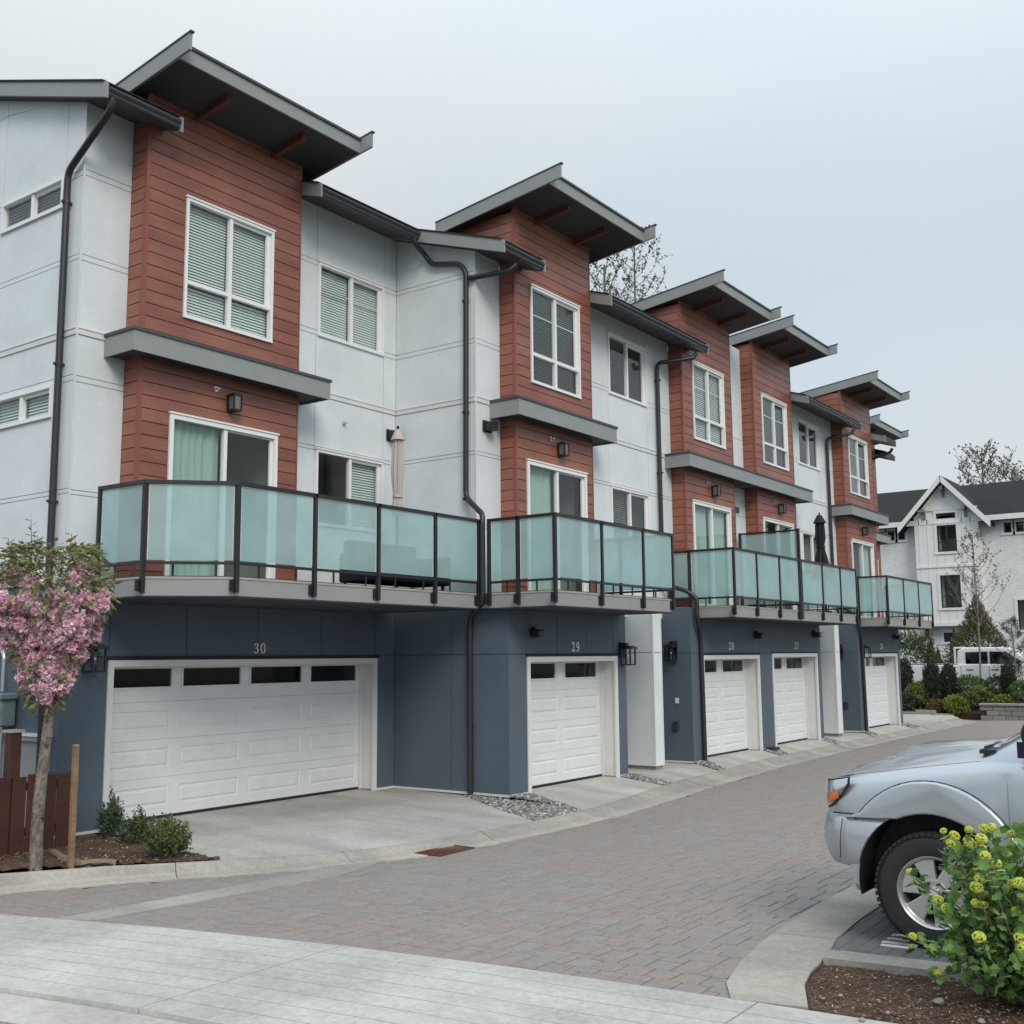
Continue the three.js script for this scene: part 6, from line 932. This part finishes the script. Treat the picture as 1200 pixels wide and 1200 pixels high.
{ const r = rng(17); for (const [px, py, s] of [[1064, 835, 0.3], [1085, 833, 0.35], [1104, 837, 0.4]]) { const p = atX(px, py, 33.0); tag(mk('edge_stone', [rbox(p.x - 0.1, p.x + 0.1, p.y - 0.2, p.y + 0.03, p.z - s, p.z + s, 0.02)], M.block[2]), ({ 1064: 'flat edging stone of the far bed below the dull green shrub', 1085: 'flat edging stone of the far bed below the straw coloured shrub', 1104: 'flat edging stone of the far bed below the reddish shrub' })[px], 'stone', 'edging stones of the far bed'); } }
{ // conifer with orange tips, and young trees
  const b = atX(1150, 800, 40), P = thing('conifer', 'bushy conifer with orange brown tips behind the white pickup', 'tree', [b.x, 0.42, b.z]); mk('trunk', limb([[b.x, 0.3, b.z], [b.x, 3, b.z]], 0.12, 0.05), M.bark, P);
  foliageBlob(P, 'foliage', [b.x, 2.5, b.z], 1.75, 2.1, 1.75, 6500, [[0.05, 0.08, 0.03], [0.08, 0.10, 0.04], [0.17, 0.12, 0.04], [0.22, 0.15, 0.06], [0.06, 0.09, 0.035]], 31, 0.05, 0.16, 0.6, 0);
}
function bareTree(label, base, top, spread, seed, o = {}) {
  const r = rng(seed), P = thing('young_tree', label, 'tree', base, o.group), tw = [], lv = [], lf = leafGeo(o.lw || 0.05, o.ll || 0.08, 0.2), B = new THREE.Vector3(...base), T2 = new THREE.Vector3(...top);
  mk('trunk', limb([B.toArray(), B.clone().lerp(T2, 0.5).add(new THREE.Vector3(0.03, 0, 0.04)).toArray(), T2.toArray()], o.r0 || 0.045, o.r1 || 0.012, 7), M.greyTwig, P);
  const H = T2.y - B.y, n = o.n || 30;
  for (let i = 0; i < n; i++) { const f = (o.from || 0.35) + (1 - (o.from || 0.35)) * (i / n), s = B.clone().lerp(T2, f), a = i * 2.4 + r(), L = spread * (1.15 - f) * (0.7 + 0.6 * r()) / (1.15 - (o.from || 0.35)) * 1.3, d = new THREE.Vector3(Math.cos(a), (o.rise || 1.1) + 0.5 * r(), Math.sin(a)).normalize(), e = s.clone().addScaledVector(d, L * 1.4), m = s.clone().lerp(e, 0.5).add(new THREE.Vector3(Math.cos(a) * L * 0.15, -0.02, Math.sin(a) * L * 0.15)); tw.push(limb([s, m, e], (o.tr || 0.014) * (1.2 - f * 0.6), 0.004, 5));
    for (let k = 0; k < (o.sub || 3); k++) { const p = m.clone().lerp(e, r()), q = p.clone().add(new THREE.Vector3((r() - 0.5) * L, L * (0.2 + 0.4 * r()), (r() - 0.5) * L)); tw.push(limb([p, p.clone().lerp(q, 0.5).add(new THREE.Vector3(0, -0.01, 0)), q], 0.007 * (o.ts || 1), 0.003, 4)); for (let j = 0; j < (o.lv || 5); j++) lv.push(colour(aim(lf.clone(), sph(r), r() * 6, p.clone().lerp(q, r()).addScaledVector(sph(r), 0.05), 0.7 + 0.6 * r()), (o.tones || mg)[Math.floor(r() * (o.tones || mg).length)], 0.8 + 0.4 * r())); }
    for (let j = 0; j < (o.lv || 5); j++) lv.push(colour(aim(lf.clone(), sph(r), r() * 6, m.clone().lerp(e, r()).addScaledVector(sph(r), 0.04), 0.7 + 0.6 * r()), (o.tones || mg)[Math.floor(r() * (o.tones || mg).length)], 0.8 + 0.4 * r())); }
  mk('branches', tw, M.greyTwig, P); mk('leaves', lv, M.veg, P).userData.kind = 'stuff'; return P;
}
{ const b = atX(1149, 806, 35), t = atX(1139, 625, 35); bareTree('slender young tree with sparse new leaves in front of the white house', [b.x, 0.4, b.z], [b.x, t.y, t.z], 0.95, 51, { n: 34, from: 0.42, lv: 5, tones: [[0.13, 0.13, 0.06], [0.1, 0.1, 0.05], [0.16, 0.12, 0.06]] });
  const c = atX(1190, 806, 35.5); bareTree('small dark pine at the nose of the white pickup', [c.x, 0.4, c.z], [c.x, c.y + 2.5, c.z], 0.6, 52, { n: 30, from: 0.2, rise: 0.5, lv: 14, lw: 0.02, ll: 0.13, tones: dk.concat([[0.06, 0.07, 0.03]]) });
  const d = atX(1063, 790, 41), P = thing('laurel_hedge', 'dense green laurel bush beyond the garage numbered 26', 'bush', [d.x, 0.42, d.z]); mk('stem', limb([[d.x, 0.2, d.z], [d.x, 1.4, d.z]], 0.06, 0.03), M.twig, P); foliageBlob(P, 'foliage', [d.x, 1.75, d.z], 1.1, 1.5, 1.5, 5200, [[0.05, 0.085, 0.03], [0.075, 0.12, 0.04], [0.1, 0.15, 0.05]], 71, 0.07, 0.14);
  [[1093, 792, 44, 0.5, 1.7], [1101, 794, 44, 0.45, 1.3], [1121, 792, 47, 0.75, 2.3]].forEach(([px, py, X, w, h], i) => shrub('arborvitae', ['pointed dark evergreen near the white house wall', 'shorter pointed evergreen near the white house wall', 'tall clipped evergreen below the small ground floor window'][i], 'evergreen', px, py, X, w, h, dk.concat(mg), 80 + i, 1800, { up: 1.6, cone: true }));
  // tall trees behind the houses
  const e = atZ(705, 345, -14); bareTree('tall bare limbed tree rising behind the roof of number 29', [e.x, 0, -14], [e.x + 0.3, e.y + 1.6, -14], 2.3, 53, { n: 30, from: 0.62, r0: 0.2, r1: 0.05, tr: 0.05, ts: 2, sub: 4, lv: 8, lw: 0.09, ll: 0.14, rise: 1.2, tones: [[0.10, 0.11, 0.05], [0.07, 0.08, 0.04]] });
  const f = atZ(738, 340, -14); bareTree('thin leaning tree top behind the gutter of number 29', [f.x, 0, -14], [f.x + 0.4, atZ(742, 285, -14).y, -13.9], 1.7, 54, { n: 26, from: 0.72, r0: 0.16, r1: 0.04, tr: 0.035, ts: 2, sub: 4, lv: 7, lw: 0.09, ll: 0.14, tones: [[0.10, 0.12, 0.05], [0.08, 0.09, 0.04]] });
  const g = atX(1150, 565, 75), g2 = atX(1150, 534, 75); bareTree('budding tree standing behind the ridge of the white house', [75, 0.4, g.z], [75, g2.y, g2.z], 2.1, 55, { n: 30, from: 0.72, r0: 0.2, r1: 0.05, tr: 0.04, ts: 3, sub: 5, lv: 4, lw: 0.13, ll: 0.2, rise: 0.9, tones: [[0.13, 0.12, 0.07], [0.1, 0.1, 0.06]] });
  const g3 = atX(1186, 562, 78); bareTree('lower budding tree at the edge of the white house roof', [78, 0.4, g3.z], [78, g3.y + 0.6, g3.z], 1.7, 56, { n: 24, from: 0.75, r0: 0.2, r1: 0.05, tr: 0.035, ts: 3, sub: 5, lv: 4, lw: 0.13, ll: 0.2, tones: [[0.12, 0.12, 0.07]] });
}
{ // white pickup, side on
  const X = 36.6, z0 = atX(1060, 790, X).z, P = thing('white_pickup', 'white crew cab pickup parked behind the shrub bed', 'pickup truck', [X + 1, 0.42, z0 + 2.9]), Zc = z0, y0 = 0.42;
  const out = [[0.05, 0.55], [0.05, 1.25], [2.05, 1.27], [2.1, 1.3], [4.6, 1.28], [5.55, 1.2], [5.7, 1.05], [5.72, 0.55], [5.2, 0.42], [0.3, 0.42]], s = new THREE.Shape(out.map(q => new THREE.Vector2(...q)));
  const ex = (sh, x0, x1, b = 0.05) => { const g = new THREE.ExtrudeGeometry(sh, { depth: x1 - x0 - 2 * b, bevelEnabled: true, bevelSize: b, bevelThickness: b, bevelSegments: 3 }); const m = new THREE.Matrix4().set(0, 0, 1, x0 + b, 0, 1, 0, y0, 1, 0, 0, Zc, 0, 0, 0, 1); g.applyMatrix4(m); return flip(g.index ? g.toNonIndexed() : g); };
  const wh = (z, r) => { const g = new THREE.CylinderGeometry(r, r, 0.7, 36); g.rotateZ(Math.PI / 2); g.translate(X + 0.15, y0 + 0.42, z); return g; };
  mk('body', toCreasedNormals(cut(toFlat(ex(s, X, X + 1.95)), wh(Zc + 1.12, 0.5), wh(Zc + 4.75, 0.5)), 0.6), M.whitePaint, P);
  const cs = new THREE.Shape([[2.02, 1.28], [2.08, 1.82], [2.3, 1.93], [3.7, 1.92], [4.05, 1.8], [4.7, 1.28]].map(q => new THREE.Vector2(...q))); const tool = (q, x0, x1) => { const g = new THREE.ExtrudeGeometry(new THREE.Shape(q.map(p => new THREE.Vector2(...p))), { depth: x1 - x0, bevelEnabled: false }); g.applyMatrix4(new THREE.Matrix4().set(0, 0, 1, x0, 0, 1, 0, y0, 1, 0, 0, Zc, 0, 0, 0, 1)); return toFlat(flip(g.index ? g.toNonIndexed() : g)); }, W1 = [[2.32, 1.37], [2.32, 1.8], [3.12, 1.82], [3.12, 1.37]], W2 = [[3.2, 1.37], [3.2, 1.82], [3.75, 1.81], [4.32, 1.42], [4.28, 1.37]];
  mk('cab', toCreasedNormals(cut(toFlat(ex(cs, X + 0.1, X + 1.85, 0.06)), tool([[2.16, 1.33], [2.2, 1.8], [2.36, 1.87], [3.66, 1.86], [3.98, 1.75], [4.5, 1.33]], X + 0.2, X + 1.75), tool(W1, X - 0.2, X + 2.2), tool(W2, X - 0.2, X + 2.2)), 0.6), M.whitePaint, P);
  mk('cabin_trim', [box(X + 0.22, X + 1.73, y0 + 1.332, y0 + 1.338, Zc + 2.2, Zc + 4.4), ...[2.35, 3.3].map(z => rbox(X + 0.3, X + 1.65, y0 + 1.34, y0 + 1.68, Zc + z, Zc + z + 0.16, 0.04))], M.seat, P);
  const wn = q => { const g = new THREE.ExtrudeGeometry(new THREE.Shape(q.map(p => new THREE.Vector2(...p))), { depth: 0.02, bevelEnabled: false }); g.applyMatrix4(new THREE.Matrix4().set(0, 0, 1, X + 0.075, 0, 1, 0, y0, 1, 0, 0, Zc, 0, 0, 0, 1)); return flip(g.index ? g.toNonIndexed() : g); };
  mk('side_window', toFlat(wn([[2.32, 1.36], [2.32, 1.8], [3.12, 1.82], [3.12, 1.36]])), M.tint, P); mk('side_window', toFlat(wn([[3.2, 1.36], [3.2, 1.82], [3.75, 1.81], [4.35, 1.42], [4.3, 1.36]])), M.tint, P);
  mk('door_handle', [box(X - 0.02, X + 0.01, y0 + 1.12, y0 + 1.15, Zc + 2.35, Zc + 2.6), box(X - 0.02, X + 0.01, y0 + 1.12, y0 + 1.15, Zc + 3.25, Zc + 3.5)], M.plastic, P); mk('door_seam', [2.14, 3.16, 4.3].map(z => box(X - 0.003, X + 0.01, y0 + 0.6, y0 + 1.28, Zc + z, Zc + z + 0.015)), M.plastic, P);
  mk('bed_cover', [box(X + 0.05, X + 1.9, y0 + 1.3, y0 + 1.36, Zc + 0.05, Zc + 2.0)], M.fascia, P); mk('cab_rack', [bar([X + 0.15, y0 + 1.3, Zc + 1.92], [X + 0.15, y0 + 2.0, Zc + 1.92], 0.06), bar([X + 0.15, y0 + 1.98, Zc + 1.92], [X + 1.8, y0 + 1.98, Zc + 1.92], 0.06), bar([X + 1.8, y0 + 1.3, Zc + 1.92], [X + 1.8, y0 + 2.0, Zc + 1.92], 0.06)], M.whitePaint, P);
  mk('mirror', [rbox(X - 0.22, X - 0.02, y0 + 1.25, y0 + 1.5, Zc + 4.2, Zc + 4.32, 0.03)], M.plastic, P); mk('tail_light', [box(X - 0.004, X + 0.1, y0 + 0.9, y0 + 1.2, Zc - 0.005, Zc + 0.06)], std(lin(0.35, 0.02, 0.02), { roughness: 0.3 }), P);
  for (const z of [1.12, 4.75]) { wheelAt(P, X + 0.14, y0 + 0.4, Zc + z, 0.4, -1, { spokes: 5 }); wheelAt(P, X + 1.81, y0 + 0.4, Zc + z, 0.4, 1, { spokes: 5 }); }
}
{ // white gabled house across the end of the lane
  const X = 50, P = thing('white_house', 'white brick house with dark roof and central gable at the end of the lane', 'house', [X, 0.42, -1.8]), L = left(X), y0 = 0.42;
  const wz = [[-4.8, -4.44], [-4.25, -3.9], [-5.35, -5.0], [0.92, 1.27], [1.48, 1.83], [2.1, 2.45]], W = [];
  const hole = wz.map(([a, b]) => [a, b, 8.1, 8.6]).concat([[1.3, 2.6, 3.3, 4.75], [-2.14, -1.2, 7.29, 8.64], [-2.12, -1.15, 4.46, 6.1]]);
  const wall = mk('wall', minus([-14, 14, y0, 9.0], hole.concat([[-2.26, -1.3, 2.76, 3.23]])).map(q => box(q[0], q[1], q[2], q[3], -0.2, 0)), M.houseBrick, P, L);
  const win2 = (Mx, a0, a1, b0, b1, grid, c = 0) => { const w = mk('window', [box(a0 - 0.14, a1 + 0.14, b1, b1 + 0.14, c - 0.02, c + 0.04), box(a0 - 0.16, a1 + 0.16, b0 - 0.12, b0, c - 0.02, c + 0.06), box(a0 - 0.14, a0, b0, b1, c - 0.02, c + 0.035), box(a1, a1 + 0.14, b0, b1, c - 0.02, c + 0.035)], M.houseWhite, P, Mx); const f = [box(a0, a1, b0, b0 + 0.06, c - 0.06, c + 0.01), box(a0, a1, b1 - 0.06, b1, c - 0.06, c + 0.01), box(a0, a0 + 0.06, b0, b1, c - 0.06, c + 0.01), box(a1 - 0.06, a1, b0, b1, c - 0.06, c + 0.01)]; if (grid > 1) f.push(box((a0 + a1) / 2 - 0.04, (a0 + a1) / 2 + 0.04, b0, b1, c - 0.06, c + 0.008)); if (grid > 2) f.push(box(a0, a1, b0 + (b1 - b0) * 0.36 - 0.025, b0 + (b1 - b0) * 0.36 + 0.025, c - 0.06, c + 0.006)); mk('frame', f, M.black, w, Mx); mk('pane', plane(a0, a1, b0, b1, c - 0.05), M.glass, w, Mx); };
  wz.forEach(([a, b]) => win2(L, a, b, 8.1, 8.6, 1)); win2(L, -2.26, -1.3, 2.76, 3.23, 2); win2(L, 1.3, 2.6, 3.3, 4.75, 1);
  // projecting gable bay
  const c = 0.6, G = left(X - c), gh = [[-2.14, -1.2, 8.83, 9.26], [-2.14, -1.2, 7.29, 8.64], [-2.12, -1.15, 4.46, 6.1]], apex = 11.05, zc = -1.72;
  const gb = mk('gable_wall', minus([-3.25, -0.15, 3.62, 11.3], gh).map(q => { const g = box(q[0], q[1], q[2], q[3], -c - 0.02, 0), p = g.attributes.position; for (let i = 0; i < p.count; i++) p.setY(i, Math.min(p.getY(i), apex - 0.15 - 1.13 * Math.abs(p.getX(i) - zc))); return toFlat(g); }), M.houseWhite, P, G);
  mk('gable_infill', [(() => { const s = new THREE.Shape([[-3.25, 9.1], [-2.15, 9.1], [-2.15, 9.27], [-1.19, 9.27], [-1.19, 9.1], [-0.15, 9.1], [zc, apex - 0.12]].map(q => new THREE.Vector2(...q))); const g = new THREE.ExtrudeGeometry(s, { depth: c, bevelEnabled: false }); g.translate(0, 0, -c - 0.01); return g; })()].map(g => { return g; }), M.houseWhite, gb, left(X - c + 0.02));
  for (let z = -3.05; z < -0.2; z += 0.42) mk('batten', minus([z, z + 0.04, 3.7, Math.min(9.6, apex - 0.35 - 1.13 * Math.abs(z - zc))], gh.map(h => [h[0] - 0.15, h[1] + 0.15, h[2] - 0.14, h[3] + 0.15])).map(q => box(q[0], q[1], q[2], q[3], 0, 0.02)), M.houseWhite, gb, G);
  mk('belt_trim', [box(-3.26, -0.14, 6.5, 6.62, 0, 0.05), box(-3.26, -0.14, 9.42, 9.5, 0, 0.04), box(-3.28, -0.12, 3.55, 3.75, -c, 0.04)], M.houseWhite, gb, G);
  win2(G, -2.14, -1.2, 8.83, 9.26, 1); win2(G, -2.14, -1.2, 7.29, 8.64, 3); win2(G, -2.12, -1.15, 4.46, 6.1, 3);
  for (const z of [-3.05, -0.35]) mk('bracket', [box(z - 0.07, z + 0.07, 2.9, 3.55, -c + 0.02, -c + 0.16), box(z - 0.07, z + 0.07, 3.4, 3.55, -c + 0.16, 0)], M.beam, P, G);
  for (const [z, y] of [[zc, 10.35], [-2.72, 9.25], [-0.7, 9.25]]) mk('knee_brace', [box(z - 0.06, z + 0.06, y - 0.25, y + 0.25, 0.02, 0.1), box(z - 0.06, z + 0.06, y + 0.1, y + 0.25, 0.1, 0.4)], M.greyTwig, P, G);
  // roofs
  const ry = 11.15, roofP = new THREE.Shape([[X - 0.55, 8.95], [X + 4.3, ry + 0.15], [X + 9, 8.9], [X + 9, 8.7], [X - 0.55, 8.75]].map(q => new THREE.Vector2(...q))), rg = new THREE.ExtrudeGeometry(roofP, { depth: 29, bevelEnabled: false }); rg.translate(0, 0, -14.5);
  const rf = mk('roof', rg, M.houseRoof, P); mk('eave_fascia', [box(X - 0.62, X - 0.55, 8.72, 8.98, -14.5, 14.5)], M.houseWhite, rf);
  for (const s of [-1, 1]) { const d = [[zc, apex + 0.1], [zc + s * 2.22, 8.62]], g = new THREE.ExtrudeGeometry(new THREE.Shape([[d[0][0], d[0][1]], [d[1][0], d[1][1]], [d[1][0], d[1][1] - 0.2], [d[0][0], d[0][1] - 0.2]].map(q => new THREE.Vector2(...q))), { depth: 3.5, bevelEnabled: false }); g.applyMatrix4(new THREE.Matrix4().set(0, 0, 1, X - c - 0.45, 0, 1, 0, 0, 1, 0, 0, 0, 0, 0, 0, 1)); mk('gable_roof', toFlat(flip(g.index ? g.toNonIndexed() : g)), M.houseRoof, P);
    mk('barge_board', [rail([X - c - 0.47, apex - 0.08, zc + s * 0.02], [X - c - 0.47, 8.5, zc + s * 2.24], 0.05, 0.34)], M.houseWhite, P); }
  mk('side_wall', [box(X, X + 9, y0, 8.9, -14.2, -14), box(X, X + 9, y0, 8.9, 14, 14.2), box(X + 8.8, X + 9, y0, 8.9, -14, 14)], M.houseBrick, P); mk('interior', [box(X + 1.1, X + 1.2, y0, 8.9, -13.9, 13.9), box(X + 0.25, X + 3, 6.2, 6.4, -13.9, 13.9), box(X + 0.25, X + 3, 3.4, 3.25, -13.9, 13.9), box(X + 0.25, X + 3, 8.66, 8.72, -13.9, 13.9)], M.room, P);
}
renderer.render(scene, camera);
